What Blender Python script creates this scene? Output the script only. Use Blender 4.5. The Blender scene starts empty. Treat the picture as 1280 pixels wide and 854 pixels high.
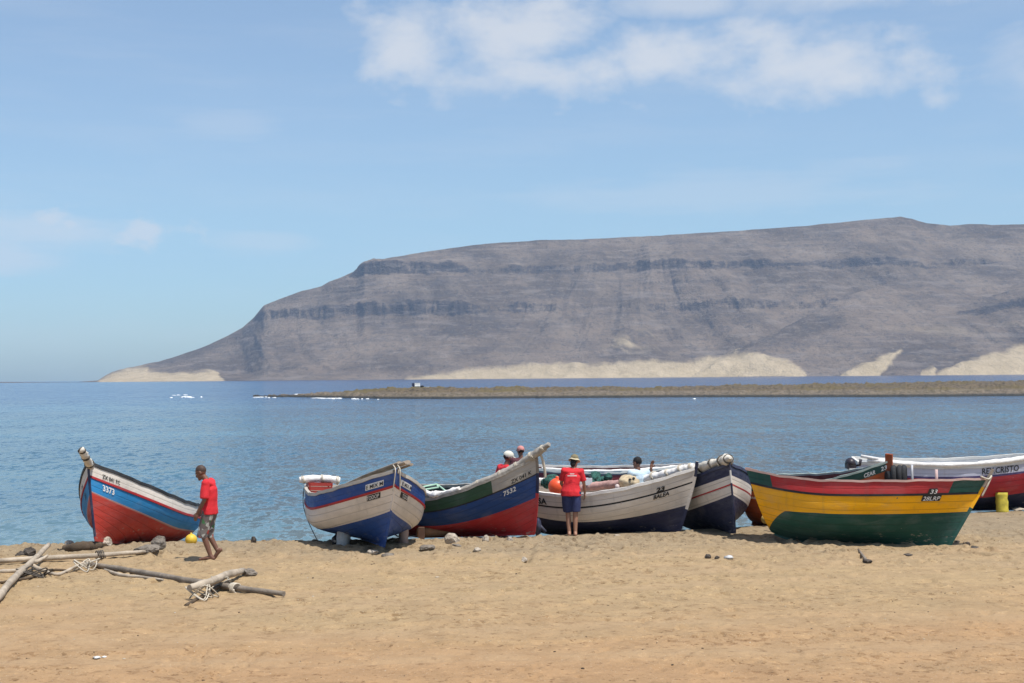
import bpy, bmesh, math, random
import numpy as np
from mathutils import Vector, Matrix, noise as mnoise
rnd = random.Random(7)
SC = bpy.context.scene
COL = SC.collection
R = math.radians

# ------------------------------------------------------------------ camera
CAM_H, FPX, PITCH, ROLL = 3.25, 1800.0, R(1.40), R(0.47)
_F = np.array([0, math.cos(PITCH), math.sin(PITCH)])
_R0 = np.array([1, 0, 0.]); _U0 = np.array([0, -math.sin(PITCH), math.cos(PITCH)])
_R = math.cos(ROLL)*_R0 - math.sin(ROLL)*_U0
_U = math.sin(ROLL)*_R0 + math.cos(ROLL)*_U0
cam_d = bpy.data.cameras.new('camera'); cam = bpy.data.objects.new('camera', cam_d); COL.objects.link(cam)
cam_d.sensor_width = 36.0; cam_d.lens = FPX*36/1280; cam_d.clip_start = .1; cam_d.clip_end = 40000
cam.matrix_world = Matrix(((_R[0], _U[0], -_F[0], 0), (_R[1], _U[1], -_F[1], 0), (_R[2], _U[2], -_F[2], CAM_H), (0, 0, 0, 1)))
SC.camera = cam
# ------------------------------------------------------------------ sky, sun, exposure
SUN_EL, SUN_AZ = 68.0, 133.0            # azimuth clockwise from +Y (view direction)
sun_dir = Vector((math.cos(R(SUN_EL))*math.sin(R(SUN_AZ)), math.cos(R(SUN_EL))*math.cos(R(SUN_AZ)), math.sin(R(SUN_EL))))
sun_d = bpy.data.lights.new('sun', 'SUN'); sun_d.energy = 4.9; sun_d.angle = R(.53); sun_d.color = (1.0, .955, .88)
sun = bpy.data.objects.new('sun', sun_d); COL.objects.link(sun); sun.rotation_euler = sun_dir.to_track_quat('Z', 'Y').to_euler()
SC.view_settings.view_transform = 'Standard'; SC.view_settings.look = 'None'
SC.view_settings.exposure = 0.12; SC.view_settings.gamma = 1.0; SC.view_settings.use_curve_mapping = False
SC.cycles.use_denoising = True
try: SC.cycles.denoiser = 'OPENIMAGEDENOISE'
except Exception: pass
SC.cycles.max_bounces = 6; SC.cycles.volume_bounces = 1
SC.cycles.sample_clamp_indirect = 6

class NT:
    """small node-tree helper"""
    def __init__(s, tree): s.t = tree; tree.nodes.clear()
    def n(s, kind, **kw):
        nd = s.t.nodes.new(kind)
        for k, v in kw.items():
            if k.startswith('_'): setattr(nd, k[1:], v)
            else:
                key = k.replace('__', ' ')
                s.set(nd.inputs[int(key[1:])] if key[0] == 'i' and key[1:].isdigit() else nd.inputs[key], v)
        return nd
    def set(s, sock, v):
        if isinstance(v, bpy.types.NodeSocket): s.t.links.new(v, sock)
        elif isinstance(v, bpy.types.Node): s.t.links.new(v.outputs[0], sock)
        else:
            if isinstance(v, tuple) and len(v) == 3 and len(getattr(sock, 'default_value', ())) == 4: v = v + (1,)
            sock.default_value = v
    def m(s, op, a, b=0.0, c=None, clamp=False):
        nd = s.t.nodes.new('ShaderNodeMath'); nd.operation = op; nd.use_clamp = clamp
        s.set(nd.inputs[0], a); s.set(nd.inputs[1], b)
        if c is not None: s.set(nd.inputs[2], c)
        return nd.outputs[0]
    def vm(s, op, a, b=None):
        nd = s.t.nodes.new('ShaderNodeVectorMath'); nd.operation = op
        s.set(nd.inputs[0], a)
        if b is not None:
            if op == 'SCALE': s.set(nd.inputs[3], b)
            else: s.set(nd.inputs[1], b)
        return nd.outputs[0]
    def mix(s, f, a, b, mode='MIX'):
        nd = s.t.nodes.new('ShaderNodeMix'); nd.data_type = 'RGBA'; nd.blend_type = mode
        s.set(nd.inputs[0], f); s.set(nd.inputs[6], a); s.set(nd.inputs[7], b)
        return nd.outputs[2]
    def noise(s, vec, scale, detail=4.0, rough=.55, out=0, dist=0.0):
        nd = s.n('ShaderNodeTexNoise', Scale=scale, Detail=detail, Roughness=rough, Distortion=dist)
        if vec is not None: s.set(nd.inputs['Vector'], vec)
        return nd.outputs[out]
    def ramp(s, f, a, b, lo=0.0, hi=1.0):
        nd = s.t.nodes.new('ShaderNodeMapRange'); nd.interpolation_type = 'SMOOTHSTEP'
        for i, v in enumerate((f, a, b, lo, hi)): s.set(nd.inputs[i], v)
        return nd.outputs[0]
    def scale(s, vec, v): return s.vm('MULTIPLY', vec, v)

wd = bpy.data.worlds.new('World'); SC.world = wd; wd.use_nodes = True
w = NT(wd.node_tree)
sky = w.n('ShaderNodeTexSky', _sky_type='NISHITA', _sun_disc=False, _sun_elevation=R(SUN_EL), _sun_rotation=R(SUN_AZ),
          _altitude=0.0, _air_density=1.0, _dust_density=0.85, _ozone_density=2.4)
tc = w.n('ShaderNodeTexCoord').outputs['Generated']
sep = w.n('ShaderNodeSeparateXYZ', Vector=tc)
X, Y, Z = sep.outputs
hz = w.m('MAXIMUM', w.m('SQRT', w.m('ADD', w.m('MULTIPLY', X, X), w.m('MULTIPLY', Y, Y))), .05)
AZ = w.m('ARCTAN2', X, Y)                       # azimuth (rad) from the view direction
EL = w.m('DIVIDE', Z, hz)                       # tan of the elevation
def ell(a, e, ra, re):
    a1 = w.m('DIVIDE', w.m('SUBTRACT', AZ, a), ra); e1 = w.m('DIVIDE', w.m('SUBTRACT', EL, e), re)
    return w.m('SUBTRACT', 1.0, w.m('SQRT', w.m('ADD', w.m('MULTIPLY', a1, a1), w.m('MULTIPLY', e1, e1))), clamp=True)
def ellpx(px, py, rx, ry):
    return ell((px-640)/FPX, (471-py)/FPX, rx/FPX, ry/FPX)
cv = w.n('ShaderNodeCombineXYZ', X=w.m('MULTIPLY', AZ, 1.0), Y=w.m('MULTIPLY', EL, 1.7), Z=0.3)
nA = w.noise(cv.outputs[0], 11.0, 7.0, .55, dist=.35)
nB = w.noise(cv.outputs[0], 34.0, 6.0, .6)
nC = w.noise(w.scale(cv.outputs[0], (.5, 2.2, 1)), 14.0, 5.0, .6)
def cloud(es, lo, hi, amt, n=nA, fine=.30):
    tot = None
    for e in es: tot = e if tot is None else w.m('MAXIMUM', tot, e)
    v = w.m('ADD', tot, w.m('MULTIPLY', w.m('SUBTRACT', n, .5), 1.9))
    v = w.m('ADD', v, w.m('MULTIPLY', w.m('SUBTRACT', nB, .5), fine))
    v = w.m('MULTIPLY', w.ramp(v, lo, hi), w.ramp(tot, 0.0, .22))
    return w.m('MULTIPLY', v, amt)
main = cloud([ellpx(505, 62, 125, 95), ellpx(660, 42, 150, 80), ellpx(820, 85, 150, 75), ellpx(985, 92, 250, 95), ellpx(700, 95, 330, 60), ellpx(1060, 110, 220, 75)], .02, 1.05, .82, fine=.95)
top = cloud([ellpx(1060, 2, 260, 42), ellpx(1300, 118, 150, 85), ellpx(860, 8, 120, 25)], -.05, .9, .6)
left = w.m('MAXIMUM', cloud([ellpx(90, 296, 175, 38), ellpx(20, 322, 110, 40)], .0, 1.0, .50, n=nC, fine=.6), cloud([ellpx(195, 291, 95, 34), ellpx(110, 284, 90, 30)], .30, 1.25, .65, n=nB, fine=1.2))
wisp = cloud([ellpx(295, 158, 130, 40), ellpx(330, 302, 120, 26), ellpx(900, 240, 420, 60)], 0.0, 1.0, .30, n=nC)
veil = w.m('ADD', w.m('MULTIPLY', w.ramp(nC, .40, .8), .10), w.m('ADD', w.ramp(EL, .02, .20, .0, .13), w.ramp(EL, -.005, .075, .12, .0)))
rest = w.m('MULTIPLY', w.ramp(w.noise(cv.outputs[0], 3.2, 8, .6), .52, .72), w.ramp(EL, .27, .5, 0, .55))
dens = w.m('MAXIMUM', w.m('MAXIMUM', main, top), w.m('MAXIMUM', w.m('MAXIMUM', left, wisp), w.m('MAXIMUM', veil, rest)))
SKY_GAIN = (0.95, 1.05, 1.09)
skyc = w.mix(1.0, sky.outputs[0], w.mix(w.ramp(EL, -.01, .13), (.80, 1.01, 1.17), SKY_GAIN), 'MULTIPLY')
skyc = w.mix(dens, skyc, (5.9, 6.0, 6.2))
bg = w.n('ShaderNodeBackground', Color=skyc, Strength=0.119)
w.n('ShaderNodeOutputWorld', Surface=bg.outputs[0])

# ------------------------------------------------------------------ small tools
def ray(px, py): return _F + _R*(px-640)/FPX + _U*(427-py)/FPX
def at(px, py, z=0.0):
    d = ray(px, py); k = (z-CAM_H)/d[2]; return np.array([0, 0, CAM_H]) + d*k
def atd(px, py, y):
    d = ray(px, py); return np.array([0, 0, CAM_H]) + d*(y/d[1])

def fbm(x, y, sc, oct=4, seed=0, gain=.5):
    """vectorised value noise, about -1..1"""
    x = np.asarray(x, float)*sc; y = np.asarray(y, float)*sc; out = 0; a = 1; tot = 0
    for o in range(oct):
        xi = np.floor(x).astype(np.int64); yi = np.floor(y).astype(np.int64)
        fx = x-xi; fy = y-yi; fx = fx*fx*fx*(fx*(fx*6-15)+10); fy = fy*fy*fy*(fy*(fy*6-15)+10)
        def h(i, j):
            n = (i*374761393 + j*668265263 + (seed+o*17)*974711) & 0x7fffffff
            n = ((n ^ (n >> 13))*1274126177) & 0x7fffffff
            n = ((n ^ (n >> 16))*2246822519) & 0x7fffffff
            return (n & 0xffff)/32767.5-1
        v = (h(xi, yi)*(1-fx)+h(xi+1, yi)*fx)*(1-fy)+(h(xi, yi+1)*(1-fx)+h(xi+1, yi+1)*fx)*fy
        out = out+a*v; tot += a; a *= gain; x = x*2.03+11.3; y = y*2.03+5.7
    return out/tot

MATS = {}
def mat(name, base, rough=.6, var=.25, hull=False, dirt=None, dirt_amt=.35, scale=3.0, stretch=(1, 1, 1), bump=.15, bscale=40, chips=None, chip_t=.72, spec=.4, emit=None):
    if name in MATS: return MATS[name]
    m = bpy.data.materials.new(name); m.use_nodes = True; t = NT(m.node_tree)
    co = t.scale(t.n('ShaderNodeTexCoord').outputs['Object'], stretch)
    n1 = t.noise(co, scale, 5, .6); n2 = t.noise(co, scale*6, 4, .6)
    dark = tuple(c*(1-var) for c in base); lite = tuple(min(1, c*(1+var*.6)) for c in base)
    c = t.mix(t.ramp(n1, .3, .7), dark, lite)
    if dirt: c = t.mix(t.m('MULTIPLY', t.ramp(t.noise(co, scale*1.7, 6, .65, dist=.6), .48, .72), dirt_amt), c, dirt)
    if chips: c = t.mix(t.m('MULTIPLY', t.ramp(n2, chip_t, chip_t+.03), .85), c, chips)
    hgt = t.noise(co, bscale, 4, .6)
    if hull:
        oc = t.n('ShaderNodeTexCoord').outputs['Object']; at_ = t.n('ShaderNodeAttribute', _attribute_name='strake').outputs['Fac']
        fr = t.m('FRACT', t.m('ADD', t.m('DIVIDE', at_, .135), .5)); seam = t.ramp(t.m('ABSOLUTE', t.m('SUBTRACT', fr, .5)), .035, .075, 1, 0); seam = t.m('MULTIPLY', seam, t.ramp(at_, .02, .06))
        c = t.mix(t.m('MULTIPLY', seam, t.ramp(n1, .35, .6, .15, .55)), c, tuple(x*.35 for x in base))
        run = t.ramp(t.noise(t.scale(oc, (7, 7, .5)), 1.0, 5, .65), .54, .72); c = t.mix(t.m('MULTIPLY', run, .30), c, tuple(.45*x+.045 for x in base))
        fade = t.ramp(t.noise(t.scale(oc, (.8, .8, 1.4)), 1.3, 5, .6), .42, .68); c = t.mix(t.m('MULTIPLY', fade, .22), c, tuple(min(.8, .75*x+.14) for x in base))
        zz = t.n('ShaderNodeSeparateXYZ', Vector=oc).outputs[2]; foot = t.ramp(zz, .06, .42, 1, 0)
        sc = t.ramp(t.noise(t.scale(oc, (2.2, 2.2, 7)), 2.0, 6, .7), t.m('SUBTRACT', .70, t.m('MULTIPLY', foot, .13)), t.m('SUBTRACT', .74, t.m('MULTIPLY', foot, .13)))
        c = t.mix(t.m('MULTIPLY', sc, .6), c, (.34, .29, .24))
        hgt = t.m('SUBTRACT', hgt, t.m('MULTIPLY', seam, .8))
    b = t.n('ShaderNodeBump', Strength=bump, Distance=.02, Height=hgt)
    p = t.n('ShaderNodeBsdfPrincipled', Base__Color=c, Roughness=t.ramp(n2, .3, .7, rough-.08, min(1, rough+.1)), Normal=b.outputs[0])
    p.inputs['Specular IOR Level'].default_value = spec
    t.n('ShaderNodeOutputMaterial', Surface=p.outputs[0])
    MATS[name] = m; return m
def paint(name, base, rough=.55, chips=(.42, .38, .33), chip_t=.745, var=.16):
    return mat('paint_'+name, base, rough, var, dirt=tuple(.55*c+.10 for c in base), dirt_amt=.45, scale=1.6, stretch=(.55, 1, 1.6), bump=.35, bscale=9, chips=chips, chip_t=chip_t, spec=.22, hull=True)

class MB:
    def __init__(s): s.v = []; s.f = []; s.m = []; s.mats = []; s.sm = []
    def mi(s, m):
        if m not in s.mats: s.mats.append(m)
        return s.mats.index(m)
    def grid(s, P, m, closed=False, flip=False, smooth=True):
        """P: rows x cols x 3; m: a material or f(i,j)->material"""
        P = np.asarray(P, float); nr, nc = P.shape[:2]; o = len(s.v)
        s.v += [tuple(q) for q in P.reshape(-1, 3)]
        for i in range(nr-1):
            for j in range(nc if closed else nc-1):
                a = o+i*nc+j; b = o+i*nc+(j+1) % nc; c = b+nc; d = a+nc
                s.f.append((a, d, c, b) if flip else (a, b, c, d)); s.m.append(s.mi(m(i, j) if callable(m) else m)); s.sm.append(smooth)
        return o
    def poly(s, pts, m, smooth=False):
        o = len(s.v); s.v += [tuple(p) for p in pts]; s.f.append(tuple(range(o, o+len(pts)))); s.m.append(s.mi(m)); s.sm.append(smooth)
    def box(s, c, size, m, rot=None):
        h = np.array(size)/2; P = []
        for dx, dy, dz in ((-1,-1,-1),(1,-1,-1),(1,1,-1),(-1,1,-1),(-1,-1,1),(1,-1,1),(1,1,1),(-1,1,1)):
            q = np.array((dx, dy, dz))*h
            if rot is not None: q = np.array(rot) @ q
            P.append(tuple(q+np.array(c)))
        o = len(s.v); s.v += P
        for f in ((0,3,2,1),(4,5,6,7),(0,1,5,4),(1,2,6,5),(2,3,7,6),(3,0,4,7)):
            s.f.append(tuple(o+k for k in f)); s.m.append(s.mi(m)); s.sm.append(False)
    def tube(s, pts, rad, m, n=10, cap=True, jitter=0.0, seed=0, flat=1.0, up=(0, 0, 1)):
        pts = np.asarray(pts, float); k = len(pts); rad = np.broadcast_to(np.asarray(rad, float), (k,))
        T = np.gradient(pts, axis=0); T /= np.linalg.norm(T, axis=1)[:, None]+1e-9
        u = np.array(up, float)
        if abs(T[0] @ u) > .95: u = np.array([1., 0, 0])
        rings = []; r_ = np.random.default_rng(seed)
        side = np.cross(T[0], u); side /= np.linalg.norm(side)
        for i in range(k):
            side = side-T[i]*(side @ T[i]); side /= np.linalg.norm(side)
            nn = np.cross(side, T[i]); a = np.arange(n)/n*2*math.pi
            j = 1+jitter*r_.uniform(-1, 1, n)
            rings.append(pts[i]+rad[i]*j[:, None]*(np.cos(a)[:, None]*side+flat*np.sin(a)[:, None]*nn))
        o = s.grid(rings, m, closed=True, flip=True)
        if cap:
            for e, ring in ((0, 0), (1, k-1)):
                idx = [o+ring*n+q for q in range(n)]
                s.f.append(tuple(idx if e == 0 else idx[::-1])); s.m.append(s.mi(m)); s.sm.append(False)
    def ell(s, c, r, m, nu=12, nv=8, rot=None, lump=0.0, seed=0):
        P = []
        for i in range(nv+1):
            th = math.pi*i/nv; row = []
            for j in range(nu):
                ph = 2*math.pi*j/nu; q = np.array((math.sin(th)*math.cos(ph), math.sin(th)*math.sin(ph), math.cos(th)))
                k = 1+lump*mnoise.noise(Vector(q*1.7)+Vector((seed*3.1, seed, 0))) if lump else 1
                q = q*np.array(r)*k
                if rot is not None: q = np.array(rot) @ q
                row.append(q+np.array(c))
            P.append(row)
        s.grid(P, m, closed=True, flip=True)
    def mesh(s, name):
        me = bpy.data.meshes.new(name); me.from_pydata(s.v, [], s.f)
        for m in s.mats: me.materials.append(m)
        me.polygons.foreach_set('material_index', s.m); me.polygons.foreach_set('use_smooth', s.sm); me.update()
        return me
    def build(s, name, parent=None):
        o = bpy.data.objects.new(name, s.mesh(name)); COL.objects.link(o)
        if parent is not None: o.parent = parent
        return o
def tag(o, label, cat, group=None):
    o['label'] = label; o['category'] = cat
    if group: o['group'] = group
    return o
def structure(o, kind='structure'): o['kind'] = kind; return o
def empty(name, loc, rot=(0, 0, 0)):
    o = bpy.data.objects.new(name, None); COL.objects.link(o); o.location = tuple(loc); o.rotation_euler = rot; o.empty_display_size = .2
    return o
def rotz(a): c, s = math.cos(a), math.sin(a); return np.array([[c, -s, 0], [s, c, 0], [0, 0, 1]])
def smooth_path(pts, n=40):
    """Catmull-Rom through pts"""
    P = np.asarray(pts, float); P = np.vstack([2*P[0]-P[1], P, 2*P[-1]-P[-2]]); out = []
    k = len(P)-3; per = max(2, n//k)
    for i in range(k):
        a, b, c, d = P[i:i+4]
        for t in np.linspace(0, 1, per, endpoint=False):
            out.append(.5*((2*b)+(c-a)*t+(2*a-5*b+4*c-d)*t*t+(3*b-a-3*c+d)*t**3))
    out.append(P[-2]); return np.array(out)

# ------------------------------------------------------------------ the beach
WATER = -0.40
CX = np.array([-400, -60, -11, -8, -3, 0, 1.2, 3.5, 5, 8, 11.5, 15, 40, 400.])
CY = np.array([10., 26, 28.4, 28.6, 28.9, 29.3, 29.7, 30.4, 31.0, 32.2, 33.9, 34.8, 39, 90.])
def crest(x): return np.interp(x, CX, CY)
FOOT = []
_fr = np.random.default_rng(3)
for _ in range(1500):
    yy = 29.6-abs(_fr.normal(0, 3.2)); xx = _fr.uniform(-12, 12)
    FOOT.append((xx, yy, _fr.uniform(.08, .17), _fr.uniform(.06, .10), _fr.uniform(0, math.pi), _fr.uniform(.020, .055)))
for _ in range(700):
    FOOT.append((_fr.uniform(-10, 10), _fr.uniform(15, 25), _fr.uniform(.07, .14), _fr.uniform(.05, .09), _fr.uniform(0, math.pi), _fr.uniform(.010, .030)))
def sand_base(x, y):
    x = np.asarray(x, float); y = np.asarray(y, float); d = y-crest(x)
    slope = np.where(d > -.8, -.128*np.where(d > .8, d, (d+.8)**2/3.2), 0)
    z = np.maximum(slope, -1.6)
    z = z+.035*fbm(x, y, .35, 3, 1)*np.clip((34-y)/8, 0.25, 1) + .018*fbm(x, y, 1.3, 3, 2)
    return z
LANES = [(22.9, .40, .42), (21.3, .40, .32), (18.7, .05, .40), (17.0, .06, .32), (24.6, -.06, .35), (26.0, -.05, .25)]
def sand_detail(x, y):
    near = np.clip((y-21)/5, 0, 1)
    calm = np.clip(.5+1.6*fbm(x, y, .28, 3, 77), .12, 1)
    z = .014*fbm(x, y, 2.2, 3, 3) + ((.005+.018*near)*fbm(x, y, 4.6, 3, 9, .6) + .008*np.abs(fbm(x*.7, y, 9.5, 3, 19, .6)))*np.maximum(calm, near*.7)
    patch = np.clip(fbm(x, y, .45, 3, 33)*2.2+.25, 0, 1)
    z = z + patch*(.022*np.abs(fbm(x, y, 3.3, 2, 35))-.008)
    lane = np.zeros_like(z)
    for (ty, sl, w_) in LANES: lane = np.maximum(lane, np.exp(-((y-ty-sl*x-.3*np.sin(x*.3+ty))/w_)**2))
    z = z*(1-.75*lane)
    churn = np.exp(-((y-(crest(x)-2.0))/2.4)**2)
    z = z + churn*(.040*np.abs(fbm(x, y, 2.7, 3, 12, .6))-.01)
    for (gx, y0, y1, ang) in ((-3.3, 24.6, 28.4, .22), (-2.9, 24.9, 28.4, .22), (1.9, 25.6, 29.0, -.35), (5.0, 26.0, 29.5, .1), (-6.4, 25.2, 28.0, -.15), (8.9, 25.0, 28.0, -.5), (.2, 24.8, 28.6, .05)):
        q = (x-gx-ang*(y-y0))/.075; on = np.clip((y-y0)*1.5, 0, 1)*np.clip((y1-y)*1.5, 0, 1)
        z = z+on*(-.05*np.exp(-q*q)+.028*np.exp(-(np.abs(q)-1.7)**2*1.6))*(.75+.4*np.sin(y*5+gx))
    for (ty, amp, w_, sl, ph) in ((17.6, .022, .11, .03, 0), (19.0, .018, .11, .03, .4), (21.3, .016, .13, -.03, 1.1), (22.7, .014, .13, -.03, 1.5), (16.4, .015, .1, .05, 2), (24.6, .012, .14, .015, 2.2)):
        c = ty+sl*x+.25*np.sin(x*.22+ph)
        q = (y-c)/w_
        z = z-amp*np.exp(-q*q)*(1+.35*np.sin(x*26+6*np.sign(q)))+.5*amp*np.exp(-(np.abs(q)-1.6)**2*2)
    for (cx, cy, r0, a0, a1) in ((-3.3, 17.4, .42, 2.9, 4.9), (-3.3, 17.4, .53, 2.9, 4.9), (-3.3, 17.4, .64, 2.9, 4.8), (-3.75, 17.3, .62, 4.9, 6.2), (-3.75, 17.3, .73, 4.9, 6.2), (3.2, 19.3, .8, .2, 1.9), (3.2, 19.3, .95, .2, 1.9)):
        dx, dy = x-cx, (y-cy)*.42; rr = np.hypot(dx, dy); an = np.mod(np.arctan2(dy, dx), 2*math.pi)
        z = z-.026*np.exp(-((rr-r0)/.035)**2)*((an > a0) & (an < a1))*(1+.4*np.sin(an*40))
    return z
xs = np.concatenate([[-1500, -600, -250, -120, -60, -35, -22, -16], np.arange(-13, 13.01, .034), [14, 16, 20, 26, 40, 70, 130, 300, 700, 1500]])
ys = np.concatenate([[-1200, -400, -150, -60, -20, 0, 6, 10, 13], np.arange(14.6, 24, .034), np.arange(24, 31.5, .042), np.arange(31.5, 38, .12), [39, 40, 42, 46, 52, 60, 80, 120, 160]])
GX, GY = np.meshgrid(xs, ys)
GZ = sand_base(GX, GY)+sand_detail(GX, GY)
for (fx, fy, a, b, th, dp) in FOOT:
    i0, i1 = np.searchsorted(xs, (fx-.5, fx+.5)); j0, j1 = np.searchsorted(ys, (fy-.5, fy+.5))
    sx = GX[j0:j1, i0:i1]-fx; sy = GY[j0:j1, i0:i1]-fy
    u = (sx*math.cos(th)+sy*math.sin(th))/a; v = (-sx*math.sin(th)+sy*math.cos(th))/b; q = u*u+v*v
    GZ[j0:j1, i0:i1] += -dp*np.exp(-q)+dp*.55*np.exp(-(np.sqrt(q)-1.5)**2*5)
def ground(x, y): return float(sand_base(x, y)+sand_detail(np.array(x, float), np.array(y, float)))

m = bpy.data.materials.new('beach_sand'); m.use_nodes = True; t = NT(m.node_tree)
co = t.n('ShaderNodeTexCoord').outputs['Object']; sp = t.n('ShaderNodeSeparateXYZ', Vector=co)
big = t.noise(t.scale(co, (.6, 1, 1)), .35, 5, .6); mid = t.noise(co, 1.6, 7, .68); mid2 = t.noise(t.vm('ADD', co, (7, 3, 0)), 4.2, 6, .7); fine = t.noise(co, 17, 5, .7); grit = t.noise(co, 70, 3, .7)
yy = t.m('ADD', sp.outputs[1], t.m('MULTIPLY', t.m('SUBTRACT', big, .5), 11.0))
c = t.mix(t.ramp(yy, 15.0, 22.5), (.378, .236, .124), (.362, .258, .144))       # rusty inland sand to yellow beach sand
c = t.mix(t.ramp(yy, 23.5, 30.0), c, (.280, .216, .140))                        # greyer trampled sand by the boats
c = t.mix(t.m('MULTIPLY', t.ramp(mid, .38, .68), .6), c, t.mix(1, c, (1.32, 1.30, 1.27), 'MULTIPLY'))
c = t.mix(t.m('MULTIPLY', t.ramp(mid2, .535, .61), t.ramp(t.noise(t.scale(co, (.35, .6, 1)), .55, 4, .6), .40, .60, .15, .78)), c, t.mix(1, c, (.60, .54, .48), 'MULTIPLY'))
c = t.mix(t.m('MULTIPLY', t.ramp(t.noise(t.vm('ADD', co, (31, 8, 0)), 9.0, 4, .65), .60, .64), .75), c, t.mix(1, c, (.46, .40, .35), 'MULTIPLY'))
c = t.mix(t.m('MULTIPLY', t.ramp(t.noise(t.vm('ADD', co, (3, 18, 0)), 6.0, 4, .65), .60, .66), .6), c, t.mix(1, c, (1.35, 1.36, 1.36), 'MULTIPLY'))
c = t.mix(t.m('MULTIPLY', t.ramp(t.noise(co, .9, 4, .7), .55, .72), .4), c, t.mix(1, c, (.70, .66, .62), 'MULTIPLY'))
c = t.mix(t.m('MULTIPLY', t.ramp(fine, .58, .70), .55), c, (.17, .11, .06))
c = t.mix(t.m('MULTIPLY', t.ramp(grit, .62, .69), .5), c, (.10, .075, .05))
c = t.mix(t.m('MULTIPLY', t.ramp(t.noise(co, 45, 2, .5), .68, .72), .6), c, (.66, .58, .46))
lane = None
for (ty, sl, w_) in LANES:
    k = t.m('SUBTRACT', t.m('SUBTRACT', sp.outputs[1], ty), t.m('ADD', t.m('MULTIPLY', sp.outputs[0], sl), t.m('MULTIPLY', t.m('SINE', t.m('ADD', t.m('MULTIPLY', sp.outputs[0], .3), ty)), .3)))
    k = t.m('EXPONENT', t.m('MULTIPLY', t.m('MULTIPLY', k, k), -1/(w_*w_))); lane = k if lane is None else t.m('MAXIMUM', lane, k)
lane = t.m('MULTIPLY', lane, t.ramp(mid, .3, .6))
c = t.mix(t.m('MULTIPLY', lane, .55), c, (.415, .290, .170))
wet = t.ramp(sp.outputs[2], -.33, -.22); c = t.mix(wet, (.16, .115, .07), c)
bmp = t.n('ShaderNodeBump', Strength=.8, Distance=.05, Height=t.m('ADD', t.m('MULTIPLY', fine, .8), t.m('MULTIPLY', grit, .35)))
p = t.n('ShaderNodeBsdfPrincipled', Base__Color=c, Roughness=t.m('ADD', t.m('MULTIPLY', wet, .6), .35), Normal=bmp.outputs[0]); p.inputs['Specular IOR Level'].default_value = .2
t.n('ShaderNodeOutputMaterial', Surface=p.outputs[0]); SAND = m
b = MB(); b.grid(np.stack([GX, GY, GZ], -1), SAND); structure(b.build('beach'))

# ------------------------------------------------------------------ the sea
m = bpy.data.materials.new('sea_water'); m.use_nodes = True; t = NT(m.node_tree)
co = t.n('ShaderNodeNewGeometry').outputs['Position']; sp = t.n('ShaderNodeSeparateXYZ', Vector=co)
def wv(sx, sy, det, seed): return t.vm('SUBTRACT', t.noise(t.vm('ADD', t.scale(co, (sx, sy, 1)), (seed, seed*2.3, 0)), 1.0, det, .55, out=1), (.5, .5, .5))
s1 = t.vm('SCALE', wv(4.2, 2.0, 3, 3.0), .62); s2 = t.vm('SCALE', wv(1.5, .62, 4, 9.0), .52); s3 = t.vm('SCALE', wv(.22, .09, 3, 21.0), .22)
patch = t.noise(t.scale(co, (.008, .03, 1)), 1.0, 5, .6)
amp = t.ramp(patch, .3, .7, .85, 1.15)
slope = t.vm('SCALE', t.vm('ADD', t.vm('ADD', s1, s2), s3), amp)
nrm = t.vm('NORMALIZE', t.vm('ADD', t.scale(slope, (1.0, 1.5, 0)), (0, 0, 1)))
deep = t.ramp(sp.outputs[1], 60, 330)
c = t.mix(deep, (.042, .102, .150), (.008, .050, .150))
c = t.mix(t.ramp(t.noise(t.scale(co, (.02, .07, 1)), 1.0, 5, .6), .4, .65), c, t.mix(1, c, (1.5, 1.45, 1.3), 'MULTIPLY'))
shore = t.ramp(sp.outputs[1], 30, 48); c = t.mix(shore, (.10, .17, .19), c)
p = t.n('ShaderNodeBsdfPrincipled', Base__Color=c, Roughness=.12, IOR=1.33, Normal=nrm); p.inputs['Specular IOR Level'].default_value = .20
t.n('ShaderNodeOutputMaterial', Surface=p.outputs[0]); SEA = m
b = MB(); b.poly([(-8500, 26, WATER), (8500, 26, WATER), (8500, 6000, WATER), (-8500, 6000, WATER)], SEA); structure(b.build('sea'))

# ------------------------------------------------------------------ far headland
def prof(pts, u): a = np.array(pts, float); return np.interp(u, a[:, 0], a[:, 1])
def hor(u): return 476.2-(u-0)*(10.4/1280)
SKYLINE = [(-400, 476), (95, 476), (122, 474), (140, 464), (165, 457), (200, 450), (240, 437), (262, 429), (285, 418), (303, 408), (318, 395), (330, 380), (352, 371), (378, 362), (402, 356), (412, 350),
           (430, 344), (446, 338), (456, 328), (480, 322), (520, 315), (560, 309), (610, 303), (680, 298), (740, 297), (800, 294), (870, 290), (930, 286), (1000, 281), (1060, 275), (1100, 271), (1128, 268.5), (1142, 271),
           (1160, 277), (1190, 280), (1215, 278), (1245, 279), (1280, 278), (1400, 276), (1700, 290), (2000, 330)]
FRONT = [(900, 480), (995, 470), (1008, 455), (1040, 441), (1075, 428), (1110, 414), (1140, 402), (1180, 384), (1220, 373), (1280, 357), (1340, 343), (1450, 325), (1700, 320), (2000, 360)]
us = np.concatenate([np.arange(-260, 80, 20), np.arange(80, 1420, 1.5), np.arange(1420, 2000, 20)])
rs_ = np.concatenate([np.linspace(2450, 3700, 280), np.linspace(3720, 4300, 24)])
UU, RR = np.meshgrid(us, rs_)
XX = (UU-640)/FPX*RR; YY = RR
GX_ = np.array([-50, 0, 22, 26, 128, 146, 156, 176, 236, 246, 254, 276, 330, 340, 420, 700.]); GY_ = np.array([-50, 0, 20, 27, 124, 141, 178, 188, 243, 250, 289, 297, 328, 346, 420, 700.])
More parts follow.
